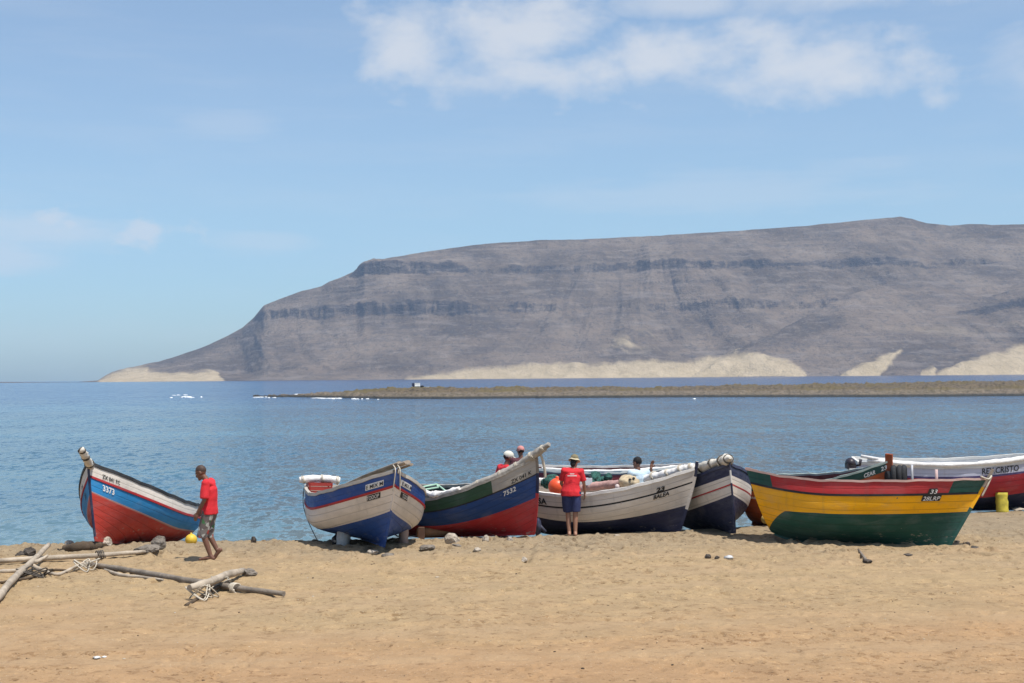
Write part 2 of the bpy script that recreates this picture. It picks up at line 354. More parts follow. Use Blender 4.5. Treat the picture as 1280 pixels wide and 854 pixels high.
def hillf(line, r0, r1, bands, seed, smooth=False, pw=1.15, cliffs=True):
    """terrain that climbs from r0 to the skyline at r1: smooth scree broken by level cliff tiers"""
    h1 = (hor(UU)-prof(line, UU))/FPX*r1
    q = np.clip((RR-r0)/(r1-r0), 0, 1); hb = h1*q**pw
    if smooth: return np.where(q <= 0, -8, hb)
    lo = np.clip(np.sin(np.pi*q), 0, 1)*np.clip(h1/120, 0, 1)
    E_ = hb/RR*FPX
    sl = np.interp(UU, [0, 380, 520, 640, 760, 860, 960, 1100, 1300, 1600], [.3, .5, -.6, -1.0, -.3, .9, 1.3, 1.0, 1.4, 1.2])
    warp = UU+sl*E_+8*fbm(UU, RR*.25, .02, 3, seed+8)
    hb = hb+lo*(40*fbm(warp, E_*.45, .009, 3, seed+3, .5)+9*(.5-np.abs(fbm(warp, E_*.16, .030, 4, seed+5, .55)))+3.0*fbm(XX, YY, .035, 4, seed+14, .65))
    if cliffs:
        s2 = np.interp(UU, [250, 315, 560, 700, 800, 1000, 1300], [.3, 1.0, 1.0, .35, .25, .45, .4]); s1 = np.interp(UU, [400, 440, 560, 680, 780, 1000, 1300], [1.0, 1.0, .8, .35, .5, .42, .25])
        s_ = np.where(hb < 210, s2, s1)*np.clip(.85+.9*fbm(UU, hb*.3, .018, 3, seed+21), .2, 1.1)
        jit = 7*fbm(UU, RR*.2, .045, 3, seed+31, .6)+5*np.abs(fbm(UU, RR*.2, .12, 2, seed+33))
        hb = hb+s_*(np.interp(hb+jit, GX_, GY_)-hb-jit)
    else:
        for qk, A, wd_, rough in bands:
            cut = qk+rough*fbm(UU, RR*.15, .03, 4, seed+7, .6); u = np.clip((q-cut)/wd_, 0, 1); hb = hb+h1*np.interp(UU, *np.array(A, float).T)*(u*u*(3-2*u)-q)*np.clip((1-q)*6, 0, 1)
    st = hb/11.0+.9*fbm(UU, RR*.1, .012, 4, seed+11); fr = st-np.floor(st); ter = (np.clip((fr-.35)/.3, 0, 1)-fr)*11.0
    hb = hb+.45*np.clip(1.6*fbm(UU, hb*2.2, .011, 3, seed+23), 0, 1)*np.clip(q*3-1, 0, 1)*ter
    end = np.clip((q-.93)/.07, 0, 1); hb = hb*(1-end)+h1*q**pw*end
    return np.where(q <= 0, -8, hb-np.clip(RR-r1, 0, 1e9)*.03)
FRONTB = [(.12, [(900, .0), (1000, .22), (1075, .20), (1110, .04), (1300, .06)], .05, .04), (.80, [(900, .03), (1130, .06), (1280, .09)], .04, .04)]
MAINB = []
def ridge(pts, kl, kr, seed):
    """a spur: its crest runs through pts (column, row, distance), flanks fall off left and right"""
    P = np.array([((u-640)/FPX*r, r, CAM_H+(hor(u)-py)/FPX*r) for u, py, r in pts]); out = np.full(XX.shape, -50.)
    for a, b_ in zip(P[:-1], P[1:]):
        d = b_[:2]-a[:2]; L2 = d @ d; t_ = np.clip(((XX-a[0])*d[0]+(YY-a[1])*d[1])/L2, 0, 1)
        ox = XX-a[0]-t_*d[0]; oy = YY-a[1]-t_*d[1]; dist = np.hypot(ox, oy); left = (d[0]*oy-d[1]*ox) > 0
        out = np.maximum(out, a[2]+t_*(b_[2]-a[2])-np.where(left, kl, kr)*np.maximum(np.sqrt(dist*dist+64)-8, 0))
    return out+7*fbm(XX, YY, .007, 4, seed, .55)+2*fbm(XX, YY, .04, 4, seed+1, .6)
SPURL = [(880, 470, 2690), (905, 452, 2740), (958, 428, 2820), (1008, 395, 2930), (1070, 365, 3050), (1140, 346, 3160), (1250, 326, 3300), (1400, 306, 3450)]
main_h = hillf(SKYLINE, 2720, 3560, MAINB, 31); spur_h = ridge(SPURL, 1.6, .36, 57); front_h = hillf(FRONT, 2600, 2960, FRONTB, 83, cliffs=False)
HH = np.maximum(main_h, np.maximum(spur_h, front_h)); ISF = front_h > np.maximum(main_h, spur_h)
HS = np.maximum(hillf(SKYLINE, 2720, 3560, MAINB, 31, True), np.maximum(spur_h, hillf(FRONT, 2600, 2960, FRONTB, 83, True)))
HH = HH + 1.6*fbm(XX, YY, .03, 3, 5)*np.clip(HH/30, 0, 1)
# wind-blown dune sand at the foot of the headland: a property of the ground there
PY = hor(UU)-(.75*HS+.25*HH-3)/RR*FPX
DUNE = [(-400, 600), (118, 600), (122, 476), (135, 468), (160, 459.5), (184, 458), (186, 462), (215, 463), (245, 461), (266, 457.5), (274, 459), (270, 464), (277, 467), (281, 474), (290, 600), (495, 600), (505, 473), (545, 465), (600, 457.5), (660, 453), (720, 452), (760, 455), (800, 452.5), (850, 450), (890, 446), (912, 442), (930, 440.5), (950, 443), (975, 449.5), (992, 455), (1006, 465), (1012, 600),
        (1044, 600), (1050, 467), (1080, 456), (1105, 444), (1126, 436), (1131, 441), (1112, 600), (1113, 600), (1148, 600), (1152, 462), (1168, 458), (1172, 466), (1175, 464), (1200, 454), (1240, 441), (1280, 431), (1400, 415), (1500, 470), (2000, 600)]
top_ = prof(DUNE, UU+3*fbm(UU*.3, RR, .06, 3, 72)) + 3.0*fbm(UU, RR, .05, 4, 71, .6)
msk = np.clip((PY-top_)/5.5+.3+.45*fbm(UU, PY*1.5, .07, 4, 73, .6), 0, 1)*(.86+.14*np.clip((PY-top_)/14, 0, 1))
msk = msk*np.where((UU > 900) & (UU < 1043), ~ISF, 1)*np.where((UU > 1043) & (UU < 1140), np.clip((1131-(PY-440)*1.04+4*fbm(UU, PY, .12, 3, 79)-UU)/4, 0, 1), 1)
streak = np.clip(1-np.hypot((UU-790-(440-PY)*.5)/46, (PY-432)/17), 0, 1)*np.clip(fbm(UU*1.0-PY*1.6, PY*.7, .09, 3, 44)*2.2+.25, 0, 1)
streak2 = np.clip(1-np.hypot((UU-1215)/150, (PY-412)/9), 0, 1)*.5*np.clip(fbm(UU, PY*2, .06, 3, 14)+.5, 0, 1)
msk = np.maximum(msk, np.maximum(streak*.9, streak2*.6))
HH = HH+np.clip(HH/15, 0, 1)*msk*(3.0+7*fbm(XX, YY, .010, 3, 91)-5*np.abs(fbm(XX, YY, .02, 3, 92)))
m = bpy.data.materials.new('headland_rock'); m.use_nodes = True; t = NT(m.node_tree)
geo = t.n('ShaderNodeNewGeometry'); co = geo.outputs['Position']; att = t.n('ShaderNodeAttribute', _attribute_name='dune')
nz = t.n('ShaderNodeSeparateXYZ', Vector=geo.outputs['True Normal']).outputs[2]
n1 = t.noise(co, .0045, 7, .62); n2 = t.noise(t.scale(co, (1, .5, 1)), .026, 8, .74); n3 = t.noise(t.scale(co, (.30, .30, 3.2)), .02, 6, .65)
n4 = t.noise(t.scale(t.n('ShaderNodeVectorRotate', _rotation_type='Y_AXIS', Vector=co, Angle=.6).outputs[0], (1.0, .3, .22)), .016, 6, .65); n5 = t.noise(co, .085, 5, .7)
c = t.mix(t.ramp(n1, .36, .64), (.112, .085, .063), (.222, .169, .124))
c = t.mix(t.m('MULTIPLY', t.ramp(n4, .47, .62), .40), c, (.255, .203, .155))
c = t.mix(t.m('MULTIPLY', t.ramp(n2, .52, .62), .40), c, (.105, .090, .084))
c = t.mix(t.m('MULTIPLY', t.ramp(n5, .545, .62), .62), c, (.085, .075, .070))
c = t.mix(t.m('MULTIPLY', t.ramp(n3, .50, .60), .30), c, (.080, .068, .066))
c = t.mix(t.m('MULTIPLY', t.ramp(t.noise(t.vm('ADD', co, (500, 0, 90)), .11, 5, .72), .56, .63), .45), c, (.275, .222, .172))
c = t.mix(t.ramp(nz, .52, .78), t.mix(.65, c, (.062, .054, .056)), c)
c = t.mix(t.m('MULTIPLY', t.ramp(t.noise(t.scale(co, (.22, .22, 1.6)), .055, 5, .65), .52, .66), .38), c, (.30, .25, .21))
c = t.mix(att.outputs['Fac'], c, t.mix(t.ramp(n2, .35, .7), (.42, .33, .205), (.57, .455, .30)))
b_ = t.n('ShaderNodeBump', Strength=.9, Distance=13.0, Height=t.m('ADD', n2, t.m('MULTIPLY', n5, .7)))
p = t.n('ShaderNodeBsdfPrincipled', Base__Color=c, Roughness=.95, Normal=b_.outputs[0]); p.inputs['Specular IOR Level'].default_value = .1
t.n('ShaderNodeOutputMaterial', Surface=p.outputs[0])
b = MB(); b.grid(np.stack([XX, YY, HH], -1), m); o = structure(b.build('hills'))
a_ = o.data.attributes.new('dune', 'FLOAT', 'POINT'); a_.data.foreach_set('value', msk.ravel().astype(np.float32))

# ------------------------------------------------------------------ low reef across the bay
FR = [(318, 496.3), (400, 497.2), (470, 498.6), (560, 498.8), (700, 497.8), (900, 496.8), (1100, 496.6), (1280, 495.4), (1500, 493)]
TOPL = [(318, 495.4), (360, 494), (420, 490.8), (470, 487.4), (520, 486), (600, 486), (700, 485.2), (800, 485.4), (900, 483.6), (1000, 482.4), (1100, 480.6), (1200, 478.6), (1280, 477.2), (1500, 474)]
ru = np.arange(316, 1500, .8); rv = np.linspace(0, 1, 46)
RU, RV = np.meshgrid(ru, rv)
fy = np.array([at(u, np.interp(u, *np.array(FR).T), WATER)[1] for u in ru])
hh = np.array([(hor(u)-np.interp(u, *np.array(TOPL).T))/FPX for u in ru])
depth = np.interp(ru, [318, 450, 600, 1280], [10, 22, 34, 60])
RY = fy[None, :]+RV*depth[None, :] + 1.5*fbm(RU, RV, .05, 3, 4)
topz = CAM_H+hh[None, :]*(fy+depth*.45)[None, :]
shape = np.clip(RV/.30, 0, 1)**.7*np.clip((1-RV)/.3, 0, 1)**.6
RX = (RU-640)/FPX*RY
RZ = WATER-.25+(topz-WATER+.25)*shape
RZ = RZ+(.34*fbm(RX, RY, .55, 4, 61, .65)+.42*np.maximum(fbm(RX, RY, 1.1, 3, 62), 0)+.30*fbm(RX, RY, .12, 2, 63)-.12)*np.clip(shape*2.0, 0, 1)
m = bpy.data.materials.new('reef_rock'); m.use_nodes = True; t = NT(m.node_tree)
co = t.n('ShaderNodeNewGeometry').outputs['Position']; z = t.n('ShaderNodeSeparateXYZ', Vector=co).outputs[2]
n1 = t.noise(t.scale(co, (.5, 1, 1)), .35, 6, .7); n2 = t.noise(co, 1.3, 5, .7); n3 = t.noise(t.scale(co, (.4, 1, 1)), .12, 4, .6)
c = t.mix(t.ramp(n2, .35, .65), (.050, .039, .025), (.135, .100, .060))
c = t.mix(t.m('MULTIPLY', t.ramp(n3, .45, .6), .7), c, (.105, .080, .026))
c = t.mix(t.m('MULTIPLY', t.ramp(n1, .56, .7), .8), c, (.09, .075, .06))
zz = t.m('ADD', z, t.m('MULTIPLY', t.m('SUBTRACT', n2, .5), .9))
c = t.mix(t.m('MULTIPLY', t.ramp(zz, .50, .75, 1, 0), .7), c, t.mix(t.ramp(n2, .4, .6), (.20, .158, .118), (.065, .055, .042)))
c = t.mix(t.ramp(zz, -.18, .06), (.022, .022, .02), c)
p = t.n('ShaderNodeBsdfPrincipled', Base__Color=c, Roughness=.9); t.n('ShaderNodeOutputMaterial', Surface=p.outputs[0]); REEF = m
b = MB(); b.grid(np.stack([RX, RY, RZ], -1), REEF); structure(b.build('reef_ground'))

# surf breaking round the reef tip
m = mat('surf', (.80, .82, .84), .7, .1, bump=.4, bscale=3)
b = MB(); r2 = np.random.default_rng(11)
for (px, py, ln, n_) in ((224, 494.3, 2.2, 3), (231, 496.6, 2.6, 4), (237, 497.0, 2.0, 3), (221, 497.2, 1.2, 2), (249, 497, .8, 1), (331, 496.6, 2.0, 4), (343, 497, 1.0, 2), (385, 493.3, 4, 4), (400, 492.9, 4, 3), (408, 498.0, 4, 4), (425, 498.4, 2, 3), (446, 499, 1.2, 2), (456, 499, 1.0, 2), (471, 499.4, 1.0, 1), (866, 498.8, 1.0, 1), (610, 470.9, 40, 2), (700, 470.3, 60, 3), (930, 469.4, 60, 3), (1200, 467.5, 60, 3)):
    for k in range(n_):
        P = at(px, py, WATER); P[0] += r2.uniform(-.6, .6)*ln; P[1] *= 1+r2.uniform(-.012, .012)
        s_ = P[1]/260
        b.ell((P[0], P[1], WATER+.01), (ln*r2.uniform(.15, .42), .35*s_, r2.uniform(.06, .15)*min(s_, 3)), m, 14, 6, lump=.9, seed=k+px)
structure(b.build('surf_foam'), 'stuff')

# ------------------------------------------------------------------ haze over the bay
m = bpy.data.materials.new('sea_haze'); m.use_nodes = True; t = NT(m.node_tree)
pv = t.n('ShaderNodeVolumePrincipled', Color=(.42, .69, 1.0), Density=0.68e-4, Anisotropy=.0)
t.n('ShaderNodeOutputMaterial', Volume=pv.outputs[0])
b = MB(); b.box((0, 2450, 262), (17400, 7700, 532), m); structure(b.build('haze'), 'stuff')

# ================================================================== BOATS
FIT = {
'one': dict(X=-7.95, Y=28.477, Z=.065, psi=265.371, pitch=8.912, heel=6.092, L=5.044, B=1.928, D=.795, Db=.661, Ds=.058, rb=.185, rs=.131, wt=.723, cb=1.5),
'two': dict(X=-2.444, Y=27.088, Z=.105, psi=-73.251, pitch=2.03, heel=-2.417, L=4.648, B=2.193, D=.847, Db=.556, Ds=.111, rb=.827, rs=.105, wt=.851, cb=1.5, n0=7.5),
'three': dict(X=.017, Y=29.58, Z=.028, psi=-37.075, pitch=4.61, heel=7.098, L=4.204, B=1.693, D=.907, Db=.616, Ds=.145, rb=.345, rs=.15, wt=.627, cb=1.5),
'four': dict(X=3.124, Y=30.083, Z=-.052, psi=-27.247, pitch=2.363, heel=4.265, L=4.13, B=1.667, D=.936, Db=.411, Ds=.165, rb=.495, rs=.15, wt=.612, cb=1.2),
'five': dict(X=4.405, Y=29.744, Z=.014, psi=-87.421, pitch=6.28, heel=4.258, L=4.939, B=1.771, D=1.023, Db=.312, Ds=.12, rb=.161, rs=.052, wt=.62, cb=1.5),
'six': dict(X=8.004, Y=27.226, Z=-.006, psi=-20.236, pitch=-.182, heel=-6.284, L=4.45, B=1.692, D=1.146, Db=.125, Ds=.207, rb=.698, rs=.407, wt=.603, cb=1.0),
'seven': dict(X=7.426, Y=30.602, Z=-.08, psi=-35.71, pitch=1.511, heel=6.055, L=3.365, B=1.38, D=1.08, Db=.405, Ds=0., rb=.446, rs=.05, wt=.40, cb=1.5),
'eight': dict(X=12.6, Y=34.6, Z=-.02, psi=-5, pitch=.5, heel=3, L=5.4, B=1.75, D=1.10, Db=.30, Ds=.10, rb=.4, rs=.12, wt=.6, cb=1.5),
'nine': dict(X=4.6, Y=42.0, Z=-.66, psi=-3, pitch=0, heel=2, L=5.2, B=1.7, D=1.16, Db=.16, Ds=.10, rb=.5, rs=.1, wt=.6, cb=1.5),
}
TB, TM, PB = .42, .38, 2.1
class Hull:
    def __init__(s, key): s.p = dict(FIT[key]); s.__dict__.update(s.p)
    def bh(s, t):
        t = np.asarray(t, float); u = np.clip((t-TB)/(1-TB), 0, 1); v = np.clip((TB-t)/TB, 0, 1)
        return s.B/2*np.where(t > TB, 1-u**PB, 1-(1-s.wt)*v**2)
    def zk(s, t): return .16*np.clip((.22-np.asarray(t, float))/.22, 0, 1)**2
    def zs(s, t):
        t = np.asarray(t, float); u = np.clip((t-TM)/(1-TM), 0, 1); v = np.clip((TM-t)/TM, 0, 1)
        return s.D+s.Db*u**1.8+s.Ds*v**1.8
    def pt(s, t, q, side, out=0.0, up=0.0):
        t = np.asarray(t, float); q = np.asarray(q, float)
        xe = s.L-s.rb*(1-q)**s.cb; xs_ = s.rs*(1-q); x = xs_+(xe-xs_)*t
        n = 1.2+(s.p.get('n0', 4.2)-1.2)*(1-np.clip((t-.35)/.65, 0, 1)**1.1)
        z = s.zk(t)+(s.zs(t)-s.zk(t))*q
        y = (s.bh(t)*(1-(1-q)**n)+out)*side
        return np.stack(np.broadcast_arrays(x-.8*s.L, y, z+up), -1)
    def so(s, t, d): return np.clip(1-np.asarray(d, float)/(s.zs(t)-s.zk(t)), 0, 1)
    def tof(s, x, q=.8):
        xe = s.L-s.rb*(1-q)**s.cb; xs_ = s.rs*(1-q); return (x+.8*s.L-xs_)/(xe-xs_)
    def rot(s):
        a, b, c = R(s.psi), R(s.pitch), R(s.heel)
        return rotz(a) @ np.array([[math.cos(b), 0, -math.sin(b)], [0, 1, 0], [math.sin(b), 0, math.cos(b)]]) @ np.array([[1, 0, 0], [0, math.cos(c), -math.sin(c)], [0, math.sin(c), math.cos(c)]])
    def W(s, P): return np.asarray(P, float) @ s.rot().T+np.array([s.X, s.Y, s.Z])
    def Wi(s, P): return (np.asarray(P, float)-np.array([s.X, s.Y, s.Z])) @ s.rot()

def proj(P):
    q = np.asarray(P, float)-np.array([0, 0, CAM_H]); z = q @ _F
    return 640+FPX*(q @ _R)/z, 427-FPX*(q @ _U)/z
def x_at(h, px, d, side=-1):
    """local x of the point of the planking, d below the sheer, seen at column px of the photograph"""
    t = np.linspace(.02, .98, 400); P = h.pt(t, h.so(t, d), side); u = np.abs(proj(h.W(P))[0]-px); i = int(np.flatnonzero(u < u.min()+.45)[-1]); return float(P[i, 0])
def words_at(h, root, txt, pa, pb, d, m, side=-1, sz=None, **kw):
    """a word lettered on the planking between two columns of the photograph"""
    xa, xb = x_at(h, pa, d, side), x_at(h, pb, d, side); V, _ = text_mesh(txt, 1.0, 0, 0); wd_ = abs(xb-xa); size = sz or wd_/np.ptp(V[:, 0])
    return hull_text(h, root, txt, xa, d, size, m, side, sx=wd_/(np.ptp(V[:, 0])*size), **kw)
def text_mesh(txt, size, bold=.0, shear=0.0):
    cu = bpy.data.curves.new('txt', 'FONT'); cu.body = txt; cu.size = size; cu.offset = bold*size; cu.shear = shear; cu.resolution_u = 2; cu.fill_mode = 'FRONT'
    ob = bpy.data.objects.new('txt', cu); COL.objects.link(ob)
    dg = bpy.context.evaluated_depsgraph_get(); me = bpy.data.meshes.new_from_object(ob.evaluated_get(dg))
    V = np.array([v.co for v in me.vertices]); F_ = [tuple(p.vertices) for p in me.polygons]
    bpy.data.objects.remove(ob); bpy.data.curves.remove(cu); bpy.data.meshes.remove(me)
    return V, F_
def hull_text(h, root, txt, x0, d0, size, m, side=-1, name='lettering', off=.012, bold=.02, shear=0.0, sx=1.0, wob=0.0):
    """hand lettering that lies on the planking: x0 = local x of its first letter, d0 = its foot below the sheer"""
    V, F_ = text_mesh(txt, size, bold, shear)
    mb = MB(); x = x0+V[:, 0]*sx*(1 if side < 0 else -1); t = h.tof(x); d = d0-V[:, 1]
    q = h.so(t, d); P = h.pt(t, q, side); A = h.pt(t, q-.02, side); Bv = h.pt(t-.01, q, side)
    N = np.cross(h.pt(t+.01, q, side)-Bv, h.pt(t, q+.02, side)-A)*(-side); N /= np.linalg.norm(N, axis=1)[:, None]
    N[(N[:, 1]*side) < 0] *= -1
    P = P+N*off; o = len(mb.v); mb.v += [tuple(q_) for q_ in P]
    for f in F_: mb.f.append(tuple(f)); mb.m.append(mb.mi(m)); mb.sm.append(False)
    return mb.build(name, root)
def hull_plate(h, root, xa, xb, da, db, m, side=-1, off=.006, name='number_plate', slope=0.0):
    xs_ = np.linspace(xa, xb, 8); P = []
    for f in np.linspace(0, 1, 4):
        d = da+(db-da)*f+slope*(xs_-xa); t = h.tof(xs_); q = h.so(t, d); P.append(h.pt(t, q, side, out=off))
    mb = MB(); mb.grid(P, m, flip=side > 0, smooth=False); return mb.build(name, root)

WOODRAW = mat('weathered_wood', (.30, .25, .20), .85, .35, dirt=(.12, .10, .08), scale=2.5, stretch=(1, 1, 1), bump=.5, bscale=14)
def make_boat(key, name, label, bands, gun, keel=None, stem=None, inner=None, over=None, post=.10, group='fishing boats pulled up on the beach', splits=(), stw=1.0, strake=None, gw=.065, gh=.05):
    h = Hull(key); root = empty(name, (h.X, h.Y, h.Z), (R(h.heel), -R(h.pitch), R(h.psi))); tag(root, label, 'boat', group)
    inner = inner or paint('inside_grey', (.36, .38, .38)); keel = keel or bands[-1][1]
    tt = np.unique(np.concatenate([np.linspace(0, .8, 34), np.linspace(.8, 1, 18), np.array(splits, float)]))
    # rows from the sheer down to the keel
    rows = [np.ones_like(tt)]; rm = []; prev = np.zeros_like(tt)
    for k, (d, m_) in enumerate(bands):
        if d is None:
            s0 = h.so(tt, prev)
            for f in np.linspace(0, 1, 13)[1:]: rows.append(s0*(1-f)); rm.append(k)
        else:
            dv = np.asarray([d(x) for x in tt]) if callable(d) else np.full_like(tt, d)
            n = 1 if np.max(dv-prev) < .07 else 4
            for f in np.linspace(0, 1, n+1)[1:]: rows.append(h.so(tt, prev+(dv-prev)*f)); rm.append(k)
            prev = dv
    def pick(i, j):
        if over:
            r = over(rm[i], .5*(tt[j]+tt[min(j+1, len(tt)-1)]))
            if r is not None: return r
        return bands[rm[i]][1]
    mb = MB()
    for side in (1, -1): mb.grid([h.pt(tt, q, side) for q in rows], pick, flip=side < 0)
    T = [[h.pt(0., q[0], 1), h.pt(0., q[0], -1)] for q in rows]
    mb.grid(T, lambda i, j: pick(i, 0), flip=True, smooth=False)
    ho = mb.build('hull', root)
    dd_ = np.stack([(h.zs(tt)-h.zk(tt))*(1-q) for q in rows]); d0_ = np.repeat(dd_[:, :1], 2, 1)
    aa = ho.data.attributes.new('strake', 'FLOAT', 'POINT'); aa.data.foreach_set('value', np.concatenate([dd_.ravel(), dd_.ravel(), d0_.ravel()]).astype(np.float32))
    # inside planking and bottom boards
    mb = MB(); ti = np.linspace(.012, .985, 30); qs = np.linspace(.995, .26, 8)
    for side in (1, -1):
        P = []
        for q in qs:
            a = h.pt(ti, q, side); a[:, 1] = side*np.maximum(np.abs(a[:, 1])-.04, .004); P.append(a)
        mb.grid(P, inner, flip=side > 0)
    P = []
    for side in (1, -1):
        a = h.pt(ti, qs[-1], side); a[:, 1] = side*np.maximum(np.abs(a[:, 1])-.04, .004); P.append(a)
    mb.grid(P, inner, flip=False, smooth=False)
    mb.grid([[h.pt(.012, q, 1), h.pt(.012, q, -1)] for q in qs], inner, smooth=False)
    mb.build('inner_planking', root)
    # gunwale on both sides and across the transom
    mb = MB(); tg = np.linspace(0, .995, 46)
    for side in (1, -1):
        c = h.pt(tg, 1.0, side); wob = .006*np.sin(tg*37+side)+.004*np.sin(tg*71)
        P = []
        for (o_, u_) in ((.022, -.012), (.022, gh), (.022-gw, gh), (.022-gw, -.012)):
            q = c.copy(); q[:, 1] = side*np.maximum(np.abs(q[:, 1])+o_, .001); q[:, 2] += u_+wob; P.append(q)
        P.append(P[0]); mb.grid(P, gun, flip=side < 0, smooth=False)
    a = h.pt(0., 1., 1); c_ = h.pt(0., 1., -1)
    mb.box((a+c_)/2+np.array((.01, 0, .018)), (.06, abs(a[1]-c_[1])+.03, gh+.012), gun)
    mb.build('gunwale', root)
    # strake batten along the first colour line
    if strake:
        d, m_ = strake; mb = MB()
        for side in (1, -1):
            q = h.so(tg, d); q2 = h.so(tg, d+.032)
            A = h.pt(tg, q, side, out=.002); B_ = h.pt(tg, q, side, out=.020); C_ = h.pt(tg, q2, side, out=.020); D_ = h.pt(tg, q2, side, out=.002)
            mb.grid([A, B_, C_, D_], m_, flip=side < 0, smooth=False)
        mb.build('rubbing_strake', root)
    # keel and stem: one timber with its painted bands
    line = [h.pt(x, 0., 1) for x in np.linspace(.02, 1, 30)]+[h.pt(1., q, 1) for q in np.linspace(.04, 1, 26)]
    kk = len(line)-26; top = line[-1]; dirn = (line[-1]-line[-3]); dirn /= np.linalg.norm(dirn)
    line += [top+dirn*post*.5, top+dirn*post]; line = np.array(line)
    tg_ = np.gradient(line, axis=0); tg_ /= np.linalg.norm(tg_, axis=1)[:, None]; nrm_ = np.stack([tg_[:, 2], 0*tg_[:, 0], -tg_[:, 0]], -1)
    P = [line+nrm_*.030*stw+np.array((0, s_*.011*stw, 0)) for s_ in (1, -1)]
    Q = [line-nrm_*.03*stw+np.array((0, s_*.018*stw, 0)) for s_ in (-1, 1)]
    def km(i, j):
        if j < kk: return keel
        if stem is not None: return stem(j-kk) if callable(stem) else stem
        d = h.zs(1.)-line[j][2]; 
        for k, (dd, m_) in enumerate(bands):
            dv = (dd(1.) if callable(dd) else dd) if dd is not None else 9
            if d <= dv: return (over(k, .99) if over else None) or m_
        return keel
    mb = MB(); mb.grid([P[0], P[1], Q[0], Q[1], P[0]], km, flip=False, smooth=False)
    mb.poly([P[0][-1], P[1][-1], Q[0][-1], Q[1][-1]], stem if stem is not None and not callable(stem) else bands[0][1])
    mb.build('stem_and_keel', root)
    # thwarts
    for x in (.2, .42, .64):
        q = .74; hw = abs(float(h.pt(x, q, 1)[1]))-.03; c = h.pt(x, q, 1); mb = MB(); mb.box((c[0], 0, c[2]), (.22, 2*hw, .035), inner); mb.build('thwart', root)
    return h, root

WHITE = paint('white', (.70, .67, .62)); CREAM = paint('cream', (.70, .635, .56)); RED = paint('red', (.42, .032, .035)); BRICK = paint('brick_red', (.45, .045, .030), chip_t=.77)
SKYB = paint('sky_blue', (.030, .225, .49)); ROYAL = paint('royal_blue', (.022, .075, .28)); DEEPB = paint('deep_blue', (.016, .055, .19)); NAVY = paint('navy', (.022, .026, .065))
PINK = paint('pink', (.50, .30, .27)); BLACK = paint('black', (.018, .018, .02)); GREEN = paint('green', (.035, .085, .045)); DGREEN = paint('dark_green', (.016, .078, .062)); GREY = paint('bone_grey', (.42, .38, .33))
YELLOW = paint('yellow', (.90, .43, .006), chip_t=.80); ORANGE = paint('rust_orange', (.40, .085, .022)); LILAC = paint('lilac', (.52, .53, .64)); CRIMSON = paint('crimson', (.40, .030, .042)); MAROON = paint('maroon', (.16, .02, .03)); PURPLE = paint('purple', (.07, .05, .15))
LETW = mat('letter_white', (.74, .74, .72), .6, .1); LETB = mat('letter_black', (.02, .02, .02), .6, .1)
ROPE = mat('pale_rope', (.52, .46, .37), .9, .25, bump=.5, bscale=60); ROPED = mat('dark_rope', (.10, .085, .07), .9, .3)
CANVAS = mat('sail_canvas', (.66, .61, .53), .9, .22, dirt=(.33, .29, .24), scale=4, bump=.6, bscale=18); CANVASG = mat('grey_canvas', (.36, .33, .29), .9, .3, dirt=(.17, .155, .14), scale=5, bump=.7, bscale=18); CANVASW = mat('white_canvas', (.78, .75, .72), .85, .14, dirt=(.5, .46, .42), scale=5, bump=.5, bscale=20); CANVASP = mat('pink_canvas', (.46, .28, .25), .9, .3, dirt=(.25, .12, .11), scale=5, bump=.5, bscale=18)

def rope(name, pts, rad, m, label=None, cat=None, parent=None, n=30, group=None):
    mb = MB(); mb.tube(smooth_path(pts, n), rad, m, 6); o = mb.build(name, parent)
    if label: tag(o, label, cat, group)
    return o
def furled(name, label, path, rad, m, h=None, wraps=6, lash=ROPE, lump=.18, seed=0, cat='sail', taper=(1, 1), n=60, spar=None, group=None):
    """a sail rolled round its spar and lashed: lumpy cloth roll, rope turns, the bare spar end"""
    P = smooth_path(path, n); 
    if h is not None: P = h.W(P)
    k = len(P); rr = np.interp(np.linspace(0, 1, k), [0, .12, .5, .88, 1], [taper[0]*.75, .95, 1.0, .95, taper[1]*.75])*rad
    rg = np.random.default_rng(seed+1); q = rg.uniform(-1, 1, k); q = np.convolve(np.pad(q, 2, 'edge'), np.ones(5)/5, 'valid')*2; rr = rr*(1+lump*q)
    mb = MB(); mb.tube(P, rr, m, 14, jitter=lump*.55, seed=seed, flat=.9); root = mb.build(name); tag(root, label, cat, group)
    if wraps:
        for w_ in np.linspace(.06, .94, wraps):
            i = int(w_*(k-2))+rg.integers(0, 2); i = min(max(i, 1), k-2); c = P[i]; tn = P[i+1]-P[i-1]; tn /= np.linalg.norm(tn); a = np.cross(tn, (0, 0, 1)); a /= np.linalg.norm(a); bb = np.cross(a, tn)
            th = np.linspace(0, 4*math.pi, 26); loop = c+(rr[i]*1.10)*(np.cos(th)[:, None]*a+.9*np.sin(th)[:, None]*bb)+np.linspace(-.03, .03, 26)[:, None]*tn
            l = MB(); l.tube(loop, .011, lash, 5); l.build('lashing', root)
    if spar is not None:
        e = P[-1]-P[-4]; e /= np.linalg.norm(e); l = MB(); l.tube([P[-3], P[-1]+e*spar], [rad*.45, rad*.38], WOODRAW, 8); l.build('spar_end', root)
    return root
def sheer_path(h, ts, side, inn=0.0, up=0.0): return [h.pt(x, 1., side, out=-inn, up=up) for x in ts]

